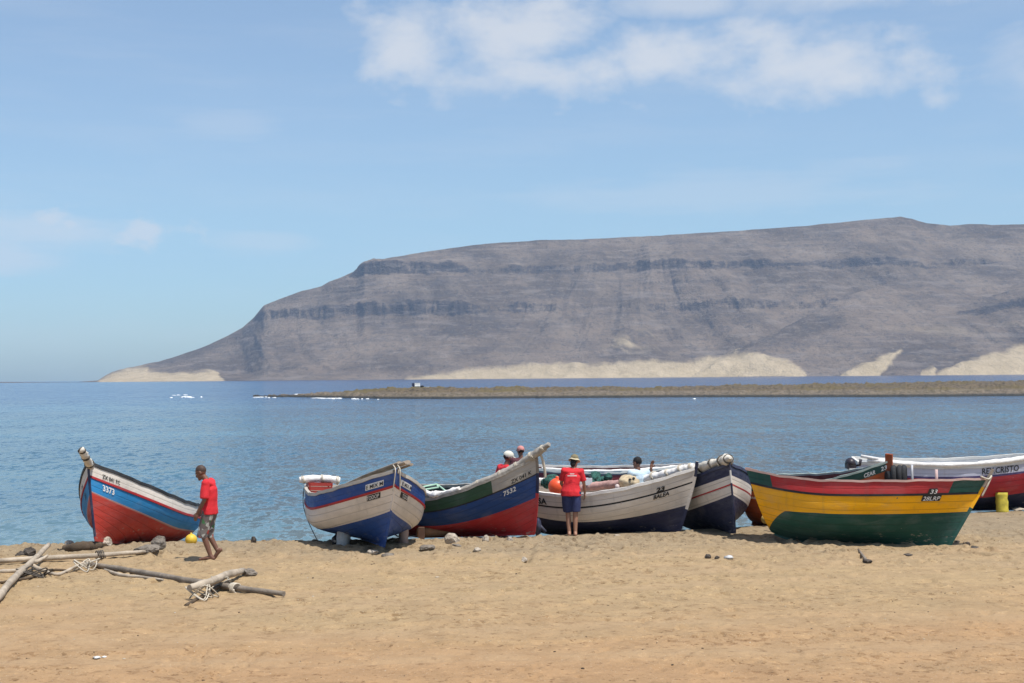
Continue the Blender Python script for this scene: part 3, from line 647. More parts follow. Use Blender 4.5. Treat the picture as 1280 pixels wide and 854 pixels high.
# ---- 1: red, blue and white boat at the left
h1, r1 = make_boat('one', 'fishing_boat', 'red bottomed fishing boat with sky blue band and white top strake, numbered 3373',
   [(.215, CREAM), (.255, RED), (.52, SKYB), (.545, PINK), (None, BRICK)], BLACK, stem=lambda j: NAVY if j < 26 else SKYB, keel=BRICK, post=.20, strake=(.235, RED), gw=.05)
words_at(h1, r1, '3373', 127.5, 141, .415, LETW, 1, sz=.155, shear=-.1, bold=.03)
words_at(h1, r1, 'ZX 041 FC', 128, 150, .185, LETB, 1, sz=.11)
hull_text(h1, r1, '04', .35, .20, .11, LETB, -1); hull_text(h1, r1, '33', .42, .44, .15, LETB, -1)
hull_text(h1, r1, 'K', -3.6, .17, .12, LETB, 1)
furled('wrapped_spar', 'beige cloth wrapped spar jutting over the bow of the red bottomed boat', [(-1.6, .05, .80), (-.4, -.02, 1.10), (.5, -.06, 1.36), tuple(h1.Wi(atd(110.5, 578, 27.35))), tuple(h1.Wi(atd(103, 564.5, 27.0))), tuple(h1.Wi(atd(100, 561.5, 26.95)))], .068, CANVAS, h1, 8, ROPED, .34, 5, 'spar', taper=(1, .7))

# ---- 2: blue and white boat, bow to the right
h2, r2_ = make_boat('two', 'fishing_boat', 'royal blue and white fishing boat with red line, propped on two posts',
   [(.235, ROYAL), (.285, RED), (lambda x: .63+.09*min(1, max(0, x-.1)/.8), CREAM), (None, ROYAL)], paint('pale_gunwale', (.50, .46, .40)), stem=None, post=.05, strake=(.245, RED), inner=paint('inside_cream', (.45, .42, .36)))
XN2 = .2*h2.L
def p2(name, x0, x1, da, db, m, side, txt, tm, size, sl=0.0):
    pl = hull_plate(h2, r2_, x0, x1, da, db, m, side, slope=sl)
    xa = min(x0, x1) if side < 0 else max(x0, x1)
    hull_text(h2, pl, txt, xa+(.02 if side < 0 else -.02), max(da, db)-.03, size, tm, side, off=.011, bold=.015)
for (pa, pb, da, db, m_, side, txt, tm, sz) in ((455, 477, .085, .195, LETW, -1, 'E MIX M', LETB, .10), (461, 478, .295, .40, LETB, -1, 'TODOP', LETW, .10), (502.5, 515, .085, .195, LETW, 1, 'E MIX M', LETB, .10), (499.5, 508.5, .295, .40, LETB, 1, 'TODOP', LETW, .10)):
    dm = (da+db)/2; pl = hull_plate(h2, r2_, x_at(h2, pa, dm, side), x_at(h2, pb, dm, side), da, db, m_, side); words_at(h2, pl, txt, pa+1, pb-1, db-.02, tm, side, sz=sz, off=.012, bold=.01)
# weathered planks and spars laid over the bow
e0 = h2.Wi(atd(435, 608, 28.6)); e1 = h2.Wi(atd(508, 577.5, 26.3))
b = MB()
for k, (dx, dz, w_, th_) in enumerate(((0, 0, .13, .035), (.10, -.045, .09, .04), (-.10, -.02, .10, .05))):
    a = h2.W(e0+np.array((-.2, dx, dz))); c = h2.W(e1+np.array((.10-.12*k, dx, dz))); b.tube(smooth_path([a, (a+c)/2+np.array((0, 0, .02)), c], 10), [w_*.5]*9 if False else w_*.5, WOODRAW, 8, flat=.55, jitter=.08, seed=k)
tag(b.build('timber_bundle'), 'grey weathered timbers laid over the bow of the royal blue and white boat', 'timber')
for k, dx in enumerate((-.035, .05)):
    tp = h2.pt(1., 1., 1, up=.07)+np.array((.06, dx, 0)); rope('mooring_rope', [h2.W(tp+np.array((-.15, 0, .05))), h2.W(tp+np.array((.05, 0, -.02))), h2.W(tp+np.array((.045, dx*.2, -.2))), h2.W(tp+np.array((.04-.06, dx*.6, -.42)))], .011, ROPE,
        ('pale rope hanging down the stem of the royal blue and white boat, left strand', 'pale rope hanging down the stem of the royal blue and white boat, right strand')[k], 'rope')
# red crate and white bundle at the stern
c = h2.pt(.07, 1., -1); RCRATE = mat('red_plastic', (.33, .035, .025), .5, .2)
b = MB(); q = c+np.array((.06, .28, -.02)); ro = None
b.box(q+np.array((0, .0, -.12)), (.40, .48, .03), RCRATE)
for dx, dy, sx_, sy_ in ((0, .235, .40, .025), (0, -.235, .40, .025), (.19, 0, .025, .44), (-.19, 0, .025, .44)):
    for zz in (-.06, .03, .12): b.box(q+np.array((dx, dy, zz)), (sx_, sy_, .065), RCRATE)
for dx, dy in ((.185, .225), (-.185, .225), (.185, -.225), (-.185, -.225)): b.box(q+np.array((dx, dy, .02)), (.03, .03, .27), RCRATE)
b.v = [tuple(v) for v in h2.W(np.array(b.v))]
tag(b.build('fish_crate'), 'red slatted fish crate in the stern of the royal blue and white boat', 'crate')
furled('rolled_tarp', 'white rolled tarp lying on the red fish crate in the boat stern', [q+np.array((-.02, -.42, .20)), q+np.array((0, -.1, .235)), q+np.array((.03, .2, .23)), q+np.array((.05, .42, .20))], .085, CANVASW, h2, 3, ROPE, .12, 8, 'tarp', n=24)
rope('mooring_rope', [h2.W(h2.pt(.03, 1., -1, .03)), h2.W(h2.pt(.035, .6, -1, .04)), h2.W(h2.pt(.04, .2, -1, .12)), at(397, 676, -.02), at(402, 679, .0)], .009, ROPED, 'thin dark line hanging from the stern of the royal blue and white boat', 'rope')
def post_prop(px, py, top, rad, m, name, label, lean=(0, 0), cat='post', n=14, jit=.05):
    g = at(px, py, 0.0); g[2] = ground(g[0], g[1])-.05; b = MB()
    zz = np.linspace(g[2], top, 8); b.tube([(g[0]+lean[0]*k/7, g[1]+lean[1]*k/7, z_) for k, z_ in enumerate(zz)], [rad*(1+.05*math.sin(k*2.1)) for k in range(8)], m, n, jitter=jit, seed=int(px))
    return tag(b.build(name), label, cat)
post_prop(428.5, 682, .40, .135, mat('chalky_wood', (.47, .47, .45), .85, .3, dirt=(.2, .2, .22), scale=6, bump=.4), 'boat_prop', 'thick chalky white post propping the left side of the royal blue and white boat', (.02, .1), 'prop')
post_prop(504.5, 680, .44, .095, mat('pinkish_wood', (.38, .27, .22), .85, .25, bump=.4), 'boat_prop', 'slim pinkish brown post propping the right side of the royal blue and white boat', (0, .05), 'prop')
b = MB(); g = at(420, 681, 0); b.ell((g[0], g[1], .08), (.08, .14, .14), BLACK, 10, 8, lump=.4, seed=2); tag(b.build('rubber_chock'), 'small black rubber chock leaning on the chalky white prop', 'chock')

# ---- 3: green, blue and red boat
h3, r3 = make_boat('three', 'fishing_boat', 'green, blue and red fishing boat with grey bow board and long furled sail',
   [(lambda x: .22+.07*max(0, (x-.4)/.6), GREEN), (lambda x: .25+.07*max(0, (x-.4)/.6), BLACK), (lambda x: .52+.26*max(0, (x-.35)/.65), DEEPB), (None, RED)], CANVASG, post=.08, splits=(.80,), stem=lambda j: (NAVY if j > 12 else RED) if j < 20 else WOODRAW,
   over=lambda k, x: GREY if (k == 0 and x > .80) else None, inner=paint('inside_dark_green', (.03, .05, .045)), strake=None)
X3 = .2*h3.L
words_at(h3, r3, 'ZX 041 K', 639, 664, .25, LETB, sz=.11)
words_at(h3, r3, '7532', 631, 646, .425, LETW, sz=.135, bold=.02)
furled('furled_sail', 'long grey furled sail lashed along the rail of the green and blue boat', [h3.pt(.02, 1., -1, -.08, .0), h3.pt(.3, 1., -1, -.10, -.01), h3.pt(.55, 1., -1, -.12, .0), h3.pt(.8, 1., -1, -.12, .03), h3.pt(.97, 1., -1, -.04, .09), h3.pt(1., 1., -1, .0, .24)+np.array((.36, .0, .03))], .085, CANVASG, h3, 10, ROPE, .26, 3, taper=(.8, .72))
furled('white_sailcloth', 'crumpled white sailcloth draped on the stern rail of the green and blue boat', [h3.pt(.02, 1., -1, -.01, .09), h3.pt(.16, 1., -1, -.01, .08), h3.pt(.32, 1., -1, -.02, .07), h3.pt(.42, 1., -1, -.06, .17), h3.pt(.50, 1., -1, -.03, .09), h3.pt(.64, 1., -1, -.03, .07)], .062, CANVASW, h3, 0, ROPE, .45, 13, 'sailcloth')
tp = h3.pt(1., 1., 1, up=.02)
rope('mooring_rope', [h3.W(tp+np.array((.0, 0, .16))), h3.W(tp+np.array((.11, .02, .02))), h3.W(tp+np.array((.12, .05, -.25))), h3.W(tp+np.array((.10, .06, -.42)))], .028, ROPE, 'thick pale rope hanging off the bow tip of the green and blue boat', 'rope')
rope('mooring_rope', [h3.W(h3.pt(.16, 1., -1, .04, .03)), h3.W(h3.pt(.155, .7, -1, .05)), h3.W(h3.pt(.15, .35, -1, .06)), h3.W(h3.pt(.13, .1, -1, .25)), at(524.5, 669, -.05)], .014, ROPE, 'pale rope hanging down the side near the stern of the green and blue boat', 'rope')
GPIPE = mat('pale_green_pipe', (.36, .55, .42), .5, .15)
b = MB(); zt = .97
A = h3.W(h3.pt(.10, 1., -1, -.25, .06)); B_ = h3.W(h3.pt(.12, 1., 1, -.15, .16)); C_ = h3.W(h3.pt(.30, 1., 1, -.1, .07)); D_ = h3.W(h3.pt(.08, 1., 1, -.3, .03))
for p_, q_ in ((atd(505, 613.5, 31.0), atd(546, 605.5, 31.3)), (atd(508, 616, 30.9), atd(548, 609.5, 31.2)), (atd(546, 605.5, 31.3), atd(548, 609.5, 31.2)), (atd(547, 606, 31.3), atd(562, 618, 31.0))): b.tube([p_, q_], .022, GPIPE, 8)
tag(b.build('pipe_frame'), 'pale green pipe frame lying across the stern of the green and blue boat', 'frame')
g = at(536, 671.5, -.05); b = MB(); b.tube([(g[0]-.25, g[1]+.15, .03), (g[0]+.42, g[1]+.30, .05)], [.10, .11], mat('log_orange', (.34, .18, .09), .85, .35, bump=.4), 12, jitter=.08); tag(b.build('log_chock'), 'orange brown log wedged under the stern of the green and blue boat', 'log')
b = MB(); g = at(527, 672, -.03); b.box((g[0], g[1], .06), (.12, .14, .24), mat('dark_timber', (.13, .07, .045), .85, .3)); tag(b.build('timber_block'), 'short dark brown timber block beside the orange brown log', 'block')
b = MB(); g = at(672.5, 665, 0); b.ell((g[0], g[1], .10), (.08, .10, .17), NAVY, 10, 8, lump=.5, seed=6); b.tube([(g[0]-.02, g[1], .2), (g[0]+.16, g[1]-.05, 0)], .035, NAVY, 6); tag(b.build('bow_chock'), 'dark chock wedged under the stem of the green and blue boat', 'chock')

# ---- 4: cream and navy boat
h4, r4 = make_boat('four', 'fishing_boat', 'cream fishing boat with thin black stripe and navy bottom, woman at its rail',
   [(lambda x: .215+.03*x, CREAM), (lambda x: .25+.03*x, BLACK), (lambda x: .50+.24*max(0, (x-.1)/.9)**1.3, CREAM), (None, NAVY)], paint('bright_white', (.80, .77, .73)), stem=lambda j: NAVY if j < 9 else (CREAM if j < 22 else NAVY), post=.16, inner=paint('inside_pale', (.60, .52, .44)), gw=.08)
X4 = .2*h4.L
words_at(h4, r4, '23', 820, 829, .235, LETB, sz=.13, bold=.05)
words_at(h4, r4, 'BALEA', 819, 838, .37, LETB, sz=.12, bold=.03)
words_at(h4, r4, 'SA', 673, 683, .195, LETB, sz=.17, bold=.03)
furled('furled_sail', 'pink furled sail lying in the cream boat, between the woman and the sack', [h4.pt(.34, 1., 1, -.62, .02), h4.pt(.46, 1., 1, -.60, .06), h4.pt(.58, 1., 1, -.62, .06), h4.pt(.68, 1., 1, -.60, .08)], .10, CANVASP, h4, 0, ROPE, .12, 4)
furled('furled_sail', 'white furled sail lying into the bow of the cream boat, right of the seated person', [h4.pt(.66, 1., 1, -.40, .06), h4.pt(.78, 1., 1, -.42, .08), h4.pt(.9, 1., 1, -.22, .08), h4.pt(.985, 1., 1, .02, .07)], .095, CANVASW, h4, 5, ROPE, .16, 6)
furled('sail_roll', 'white canvas strip rolled along the far rail of the cream boat', [h4.pt(.05, 1., 1, .0, .05), h4.pt(.2, 1., 1, .0, .06), h4.pt(.36, 1., 1, .0, .06)], .05, CANVASW, h4, 0, ROPE, .2, 16)
def ball(name, label, cat, c, r, m, knob=True):
    b = MB(); b.ell(c, (r, r, r*.97), m, 24, 16); o = b.build(name); tag(o, label, cat)
    if knob:
        k = MB(); k.tube([(c[0], c[1], c[2]+r*.9), (c[0], c[1], c[2]+r*1.16)], [r*.22, r*.16], m, 10); k.build('eyelet', o)
    return o
ORB = mat('buoy_orange', (.80, .10, .03), .4, .12); YEB = mat('buoy_yellow', (.72, .48, .05), .45, .15)
BU = h4.W(h4.pt(.245, 1., -1, -.30, .06)); ball('buoy_ball', 'round orange buoy sitting in the cream boat beside the woman', 'buoy', atd(696.5, 608.5, float(BU[1])), .19, ORB)
SK = mat('sack_cloth', (.55, .44, .29), .9, .25, dirt=(.3, .22, .13), scale=7, bump=.5, bscale=20)
b = MB(); c = atd(785, 603, 30.35); b.ell(c, (.20, .17, .155), SK, 18, 12, lump=.35, seed=3); b.ell(c+np.array((.12, -.01, -.02)), (.14, .13, .12), SK, 14, 10, lump=.3, seed=9); o = b.build('sack'); tag(o, 'lumpy tan cloth sack with dark patches resting on the rail of the cream boat', 'sack')
b = MB(); b.ell(c+np.array((.03, -.16, .07)), (.035, .02, .025), BLACK, 8, 6); b.ell(c+np.array((.11, -.12, .09)), (.03, .02, .03), BLACK, 8, 6); b.build('patch', o)
b = MB(); c = atd(771.5, 608.5, 30.1); b.ell(c, (.05, .05, .055), mat('float_pink', (.55, .45, .42), .5), 10, 8); tag(b.build('net_float'), 'small pale pink net float beside the tan sack', 'float')
# nets and small gear
NET = mat('teal_net', (.035, .12, .10), .9, .6, dirt=(.02, .02, .02), scale=14, bump=.8, bscale=50)
b = MB(); c = atd(750, 600, 31.2)
for k in range(7): b.ell(c+np.array((rnd.uniform(-.18, .18), rnd.uniform(-.1, .1), rnd.uniform(-.12, .10))), (rnd.uniform(.08, .15), .12, rnd.uniform(.07, .12)), NET, 12, 8, lump=.6, seed=k)
tag(b.build('fishing_net'), 'teal fishing net heaped in the cream boat right of the woman', 'net')
b = MB(); c = atd(690, 604, 31.35)
for k in range(5): b.ell(c+np.array((rnd.uniform(-.22, .22), rnd.uniform(-.1, .1), rnd.uniform(-.10, .12))), (rnd.uniform(.10, .17), .12, rnd.uniform(.08, .12)), NET, 12, 8, lump=.6, seed=k+20)
tag(b.build('fishing_net'), 'teal fishing net heaped behind the orange buoy', 'net')
b = MB(); c = atd(735.5, 602, 31.0); b.box(c, (.16, .14, .15), mat('pale_jug', (.62, .66, .70), .5, .1)); b.tube([c+np.array((.03, 0, .07)), c+np.array((.03, 0, .13))], .03, BLACK, 8); tag(b.build('water_jug'), 'small pale plastic jug with dark cap beside the teal net', 'jug')
# ---- 5: navy and white boat, bow on
h5, r5 = make_boat('five', 'fishing_boat', 'navy and white fishing boat with red stripe, bow on, left of the yellow boat',
   [(.20, NAVY), (.225, CREAM), (.365, CREAM), (.395, RED), (.585, CREAM), (None, NAVY)], paint('navy_rail', (.03, .035, .08)), stem=lambda j: NAVY if j < 15 or j > 22 else (WHITE if j > 17 else NAVY), post=.03, keel=NAVY)
furled('furled_sail', 'dirty white furled sail with dark lashings over the bow of the navy and white boat', [h5.pt(.58, 1., -1, -.16, .10), h5.pt(.72, 1., -1, -.14, .14), h5.pt(.86, 1., -1, -.10, .17), h5.pt(.95, 1., -1, -.08, .14), h5.pt(1., 1., -1, 0, .12)+np.array((.12, .0, .02))], .10, CANVAS, h5, 6, ROPED, .32, 21, taper=(.9, .40))
# ---- 6: yellow boat
h6, r6 = make_boat('six', 'fishing_boat', 'yellow fishing boat with red top strake and dark green bottom, nearest boat on the right',
   [(.235, RED), (.265, BLACK), (lambda x: .61+.10*max(0, .3-x)/.3+.42*(max(0, .15-x)/.15)**1.2, YELLOW), (None, DGREEN)], paint('pinkish_rail', (.50, .33, .29)), stem=lambda j: YELLOW if j > 13 and j < 22 else (DGREEN if j <= 13 else WOODRAW), post=.22, splits=(.11, .87), keel=DGREEN,
   over=lambda k, x: DGREEN if (k == 0 and (x > .87 or x < .11)) else None, inner=paint('inside_green', (.05, .13, .10)), strake=(.245, BLACK), gw=.06, gh=.03)
X6 = .2*h6.L
pl = hull_plate(h6, r6, x_at(h6, 1154.5, .33), x_at(h6, 1178.5, .33), .275, .385, LETB, -1, off=.008); words_at(h6, pl, '28LRP', 1156, 1177, .365, LETW, sz=.105, off=.017, bold=.01)
pl = hull_plate(h6, r6, x_at(h6, 1159, .2), x_at(h6, 1169.5, .2), .145, .285, LETB, -1, off=.024); words_at(h6, pl, '33', 1160.3, 1168.5, .235, LETW, sz=.105, off=.034, bold=.01)
b = MB(); c = h6.W(h6.pt(.80, 1., -1, -.06, .0)); b.tube([c+np.array((0, 0, -.1)), c+np.array((0, 0, .21))], [.032, .028], paint('thole_pink', (.55, .40, .38)), 8); tag(b.build('thole_pin'), 'pinkish thole pin standing on the rail of the yellow boat', 'thole pin')
tp = h6.pt(1., 1., 1); rope('mooring_rope', [h6.W(tp+np.array((-.12, -.10, .05))), h6.W(tp+np.array((.02, -.06, .0))), h6.W(tp+np.array((.07, 0, .06))), h6.W(tp+np.array((.0, -.05, -.12))), h6.W(tp+np.array((-.10, -.06, -.32)))], .018, ROPE, 'pale rope wound on the stem head of the yellow boat', 'rope')
# ---- 7: rust orange boat behind the yellow one
h7, r7 = make_boat('seven', 'fishing_boat', 'rust orange fishing boat with dark green top strake and raised stem, behind the yellow boat',
   [(.175, DGREEN), (None, ORANGE)], paint('pale_green_rail', (.35, .42, .38)), stem=ORANGE, post=.16, stw=2.4, inner=paint('inside_maroon', (.14, .03, .03)), gh=.03)
X7 = .2*h7.L
words_at(h7, r7, 'CEAR', 1078, 1092, .15, LETW, sz=.12, bold=.02); words_at(h7, r7, '23', 1099, 1106, .135, LETW, sz=.12, bold=.02)
words_at(h7, r7, 'MARE', 937, 947, .34, LETW, sz=.07, bold=.02)
c = atd(957, 649, 29.6); ball('net_float', 'small yellow float hanging behind the stern of the yellow boat', 'float', c, .095, mat('float_yellow', (.58, .40, .12), .5, .2), False)
rope('float_line', [c+np.array((.02, 0, .08)), c+np.array((.03, .01, .22)), c+np.array((.03, .3, .42))], .008, ROPE, 'thin line holding the small yellow float', 'rope')
ball('net_float', 'pale pink float beside the small yellow float', 'float', c+np.array((.20, .25, .02)), .10, mat('float_pink2', (.42, .25, .19), .5, .2), False)
# dark tyre with a pale rim standing behind the yellow boat
TY = mat('tyre_rubber', (.025, .025, .028), .8, .3)
b = MB(); c = atd(1133, 596, 30.0)
for k, (dx, rr_, mm) in enumerate(((.12, .23, mat('pale_hoop', (.40, .40, .42), .6)), (-.14, .19, TY), (-.26, .19, TY), (-.05, .195, TY))):
    th = np.linspace(0, 2*math.pi, 29); b.tube([(c[0]+dx+.05*math.cos(a), c[1]+rr_*.75*math.cos(a), c[2]+rr_*math.sin(a)) for a in th], .026 if k == 0 else .06, mm, 8, cap=False, up=(1, 0, .2))
b.tube([(c[0]-.42, c[1], c[2]-.03), (c[0]-.12, c[1], c[2]-.03)], .15, TY, 14)
tag(b.build('fender_tyre'), 'stack of black tyres with a pale hoop behind the rail of the yellow boat', 'tyre')
# ---- 8: REY CRISTO
h8, r8 = make_boat('eight', 'fishing_boat', 'long crimson fishing boat with lilac band lettered REY CRISTO, at the right edge',
   [(.20, LILAC), (.25, PURPLE), (.76, CRIMSON), (None, NAVY)], WHITE, post=.10, inner=paint('inside_white', (.6, .6, .6)))
words_at(h8, r8, 'REY.CRISTO', 1226.5, 1271.5, .172, LETB, sz=.205, bold=.012)
furled('furled_sail', 'long white furled sail along the rail of the crimson boat at the right edge', [h8.pt(.04, 1., -1, -.02, .10), h8.pt(.2, 1., -1, -.01, .08), h8.pt(.4, 1., -1, -.01, .08), h8.pt(.6, 1., -1, -.01, .09), h8.pt(.8, 1., -1, -.03, .10), h8.pt(.95, 1., -1, -.04, .10)], .068, CANVASW, h8, 0, ROPE, .22, 31)
for k, (a_, e_) in enumerate((((1076, 570), (1116, 577.5)), ((1084, 575.5), (1120, 581)))):
    b = MB(); A = atd(*a_, 34.3); B_ = atd(*e_, 34.2); B_ = B_+(B_-A)*.9; b.tube([A, (A+B_)/2, B_], [.035, .045, .045], CANVASW, 8, jitter=.05, seed=k); tag(b.build('boat_pole'), ('white pole sticking up out of the stern of the crimson boat, the upper one', 'white pole sticking out of the stern of the crimson boat, the lower one')[k], 'pole')
post_prop(1253, 638.5, .42, .14, mat('yellow_paint_post', (.52, .42, .05), .7, .3, dirt=(.25, .26, .05), scale=5), 'boat_prop', 'yellow painted post propping the crimson boat', (0, .05), 'prop')
# outboard motor on the far side of the rust orange boat
MOT = mat('motor_cowl', (.035, .028, .035), .4, .2); ALU = mat('motor_leg', (.55, .55, .54), .45, .1)
c = atd(1063, 578.5, 32.2)
b = MB(); b.ell(c, (.115, .15, .115), MOT, 16, 12); b.box(c+np.array((0, 0, -.07)), (.20, .24, .12), MOT); root = b.build('outboard_motor'); tag(root, 'black outboard motor on the far side of the rust orange boat', 'outboard motor')
b = MB(); b.tube([c+np.array((0, 0, -.12)), c+np.array((.01, 0, -.5)), c+np.array((.02, .02, -.9))], [.06, .045, .04], ALU, 10); b.ell(c+np.array((.02, .02, -.92)), (.05, .16, .05), ALU, 10, 8); b.build('drive_leg', root)
b = MB(); b.box(c+np.array((.02, -.12, -.22)), (.16, .08, .2), ALU); b.build('clamp', root)
b = MB(); b.tube([c+np.array((.10, 0, -.07)), c+np.array((.20, -.04, -.05)), c+np.array((.22, -.05, .08))], [.025, .03, .035], MOT, 8); b.build('tiller', root)
# ---- 9: maroon boat afloat beyond the cream one
h9, r9 = make_boat('nine', 'fishing_boat', 'low maroon fishing boat with white rail and grey band, afloat behind the cream boat',
   [(.06, paint('dull_lilac', (.22, .20, .23))), (None, MAROON)], WHITE, post=.04, inner=paint('inside_maroon2', (.12, .03, .035)), group='fishing boats pulled up on the beach')
r9['group'] = 'fishing boats at the water edge'
furled('sail_roll', 'white canvas rolled along the rail of the maroon boat afloat', [h9.pt(x, 1., -1, -.02, .06) for x in (.08, .3, .5, .7, .86)], .045, CANVASW, h9, 0, ROPE, .25, 41)

# ================================================================== PEOPLE
SKIN_D = mat('skin_dark', (.175, .084, .054), .45, .15, bump=.1, bscale=60); SKIN_M = mat('skin_brown', (.155, .078, .048), .5, .15, bump=.1, bscale=60); SKIN_L = mat('skin_tan', (.36, .19, .125), .5, .12, bump=.1, bscale=60)
HAIR = mat('hair_black', (.012, .010, .010), .75, .3, bump=.6, bscale=90)
TEE = mat('tee_red', (.64, .024, .034), .85, .14, bump=.4, bscale=30, scale=5); TEE2 = mat('tee_pink', (.60, .17, .19), .85, .14, bump=.4, bscale=30); JEAN = mat('shorts_navy', (.030, .040, .115), .85, .25, bump=.4, bscale=30)
TROU = mat('trousers_grey', (.12, .12, .13), .85, .2)
def shorts_pattern():
    m = bpy.data.materials.new('shorts_patterned'); m.use_nodes = True; t = NT(m.node_tree)
    co = t.n('ShaderNodeTexCoord').outputs['Object']; v = t.n('ShaderNodeTexVoronoi', Vector=co, Scale=15.0)
    k = t.n('ShaderNodeSeparateColor', Color=v.outputs['Color']).outputs[0]
    c = t.mix(t.ramp(k, .50, .52), (.13, .105, .10), (.46, .46, .43)); c = t.mix(t.ramp(k, .64, .66), c, (.05, .16, .06)); c = t.mix(t.ramp(k, .74, .76), c, (.45, .05, .04)); c = t.mix(t.ramp(k, .84, .86), c, (.20, .18, .17))
    p = t.n('ShaderNodeBsdfPrincipled', Base__Color=c, Roughness=.85); t.n('ShaderNodeOutputMaterial', Surface=p.outputs[0]); return m
SHORTS = shorts_pattern()

def fuse(mb, name, m, voxel, parent, smooth=4, wrinkle=0.0, wscale=14.0, seed=0):
    """one continuous skin over overlapping solids"""
    me = mb.mesh('raw'); ob = bpy.data.objects.new('raw', me); COL.objects.link(ob)
    r = ob.modifiers.new('r', 'REMESH'); r.mode = 'VOXEL'; r.voxel_size = voxel; r.use_smooth_shade = True
    s = ob.modifiers.new('s', 'SMOOTH'); s.factor = .5; s.iterations = smooth
    dg = bpy.context.evaluated_depsgraph_get(); out = bpy.data.meshes.new_from_object(ob.evaluated_get(dg))
    bpy.data.objects.remove(ob); bpy.data.meshes.remove(me)
    if wrinkle:
        n = len(out.vertices); co = np.empty(n*3); out.vertices.foreach_get('co', co); co = co.reshape(-1, 3); no = np.empty(n*3); out.vertices.foreach_get('normal', no); no = no.reshape(-1, 3)
        d = np.array([mnoise.noise(Vector((p[0]*wscale+seed, p[1]*wscale, p[2]*wscale*.55+p[0]*4))) for p in co]); co += no*(d*wrinkle)[:, None]; out.vertices.foreach_set('co', co.ravel())
    out.materials.clear(); out.materials.append(m); out.polygons.foreach_set('use_smooth', [True]*len(out.polygons)); out.update(); out.name = name
    o = bpy.data.objects.new(name, out); COL.objects.link(o)
    if parent is not None: o.parent = parent
    return o
def limb(mb, pts, rad, n=12):
    mb.tube(pts, rad, None, n, up=(0, 1, .3))
    for p_, r_ in zip(pts, rad): mb.ell(p_, (r_*.995,)*3, None, 12, 8)
def hand(mb, wrist, d, palm_n, side, curl=.5):
    d = np.array(d, float)/np.linalg.norm(d); nrm = np.array(palm_n, float); nrm -= d*(nrm @ d); nrm /= np.linalg.norm(nrm); lat = np.cross(d, nrm)*side
    M = np.stack([d, lat, nrm], 1); mb.ell(wrist+d*.05, (.056, .040, .018), None, 12, 8, rot=M)
    for k, (off, ln) in enumerate(((-.030, .070), (-.010, .080), (.010, .074), (.029, .058))):
        b0 = wrist+d*.088+lat*off; a1 = curl*.5; a2 = curl*1.1
        b1 = b0+(d*math.cos(a1)+nrm*math.sin(a1))*ln*.5; b2 = b1+(d*math.cos(a2)+nrm*math.sin(a2))*ln*.5
        mb.tube([wrist+d*.06+lat*off*.8, b0, b1, b2], [.0095, .0095, .009, .0075], None, 8); mb.ell(b2, (.0075,)*3, None, 8, 6)
    t0 = wrist+d*.025-lat*.030; t1 = t0+d*.035-lat*.025+nrm*.012; t2 = t1+d*.030-lat*.004+nrm*.012
    mb.tube([wrist+d*.02, t0, t1, t2], [.013, .012, .0105, .009], None, 8); mb.ell(t2, (.009,)*3, None, 8, 6)
def foot(mb, ankle, d, pitch=0.0):
    d = np.array([d[0], d[1], 0.]); d /= np.linalg.norm(d); dn = np.array((0, 0, -1.)); f = d*math.cos(pitch)+dn*math.sin(pitch); u = np.cross(np.cross(f, dn), f); u /= np.linalg.norm(u)
    heel = ankle-f*.045+u*.045*1.0; ball_ = ankle+f*.125+u*.055; toe = ankle+f*.195+u*.060
    mb.tube([ankle, heel], [.042, .034], None, 10); mb.tube([heel, ankle+f*.06+u*.04, ball_, toe], [.036, .037, .034, .018], None, 10); mb.ell(heel, (.036,)*3, None, 10, 8); mb.ell(toe, (.026, .036, .018), None, 10, 8, rot=rotz(math.atan2(d[1], d[0])))
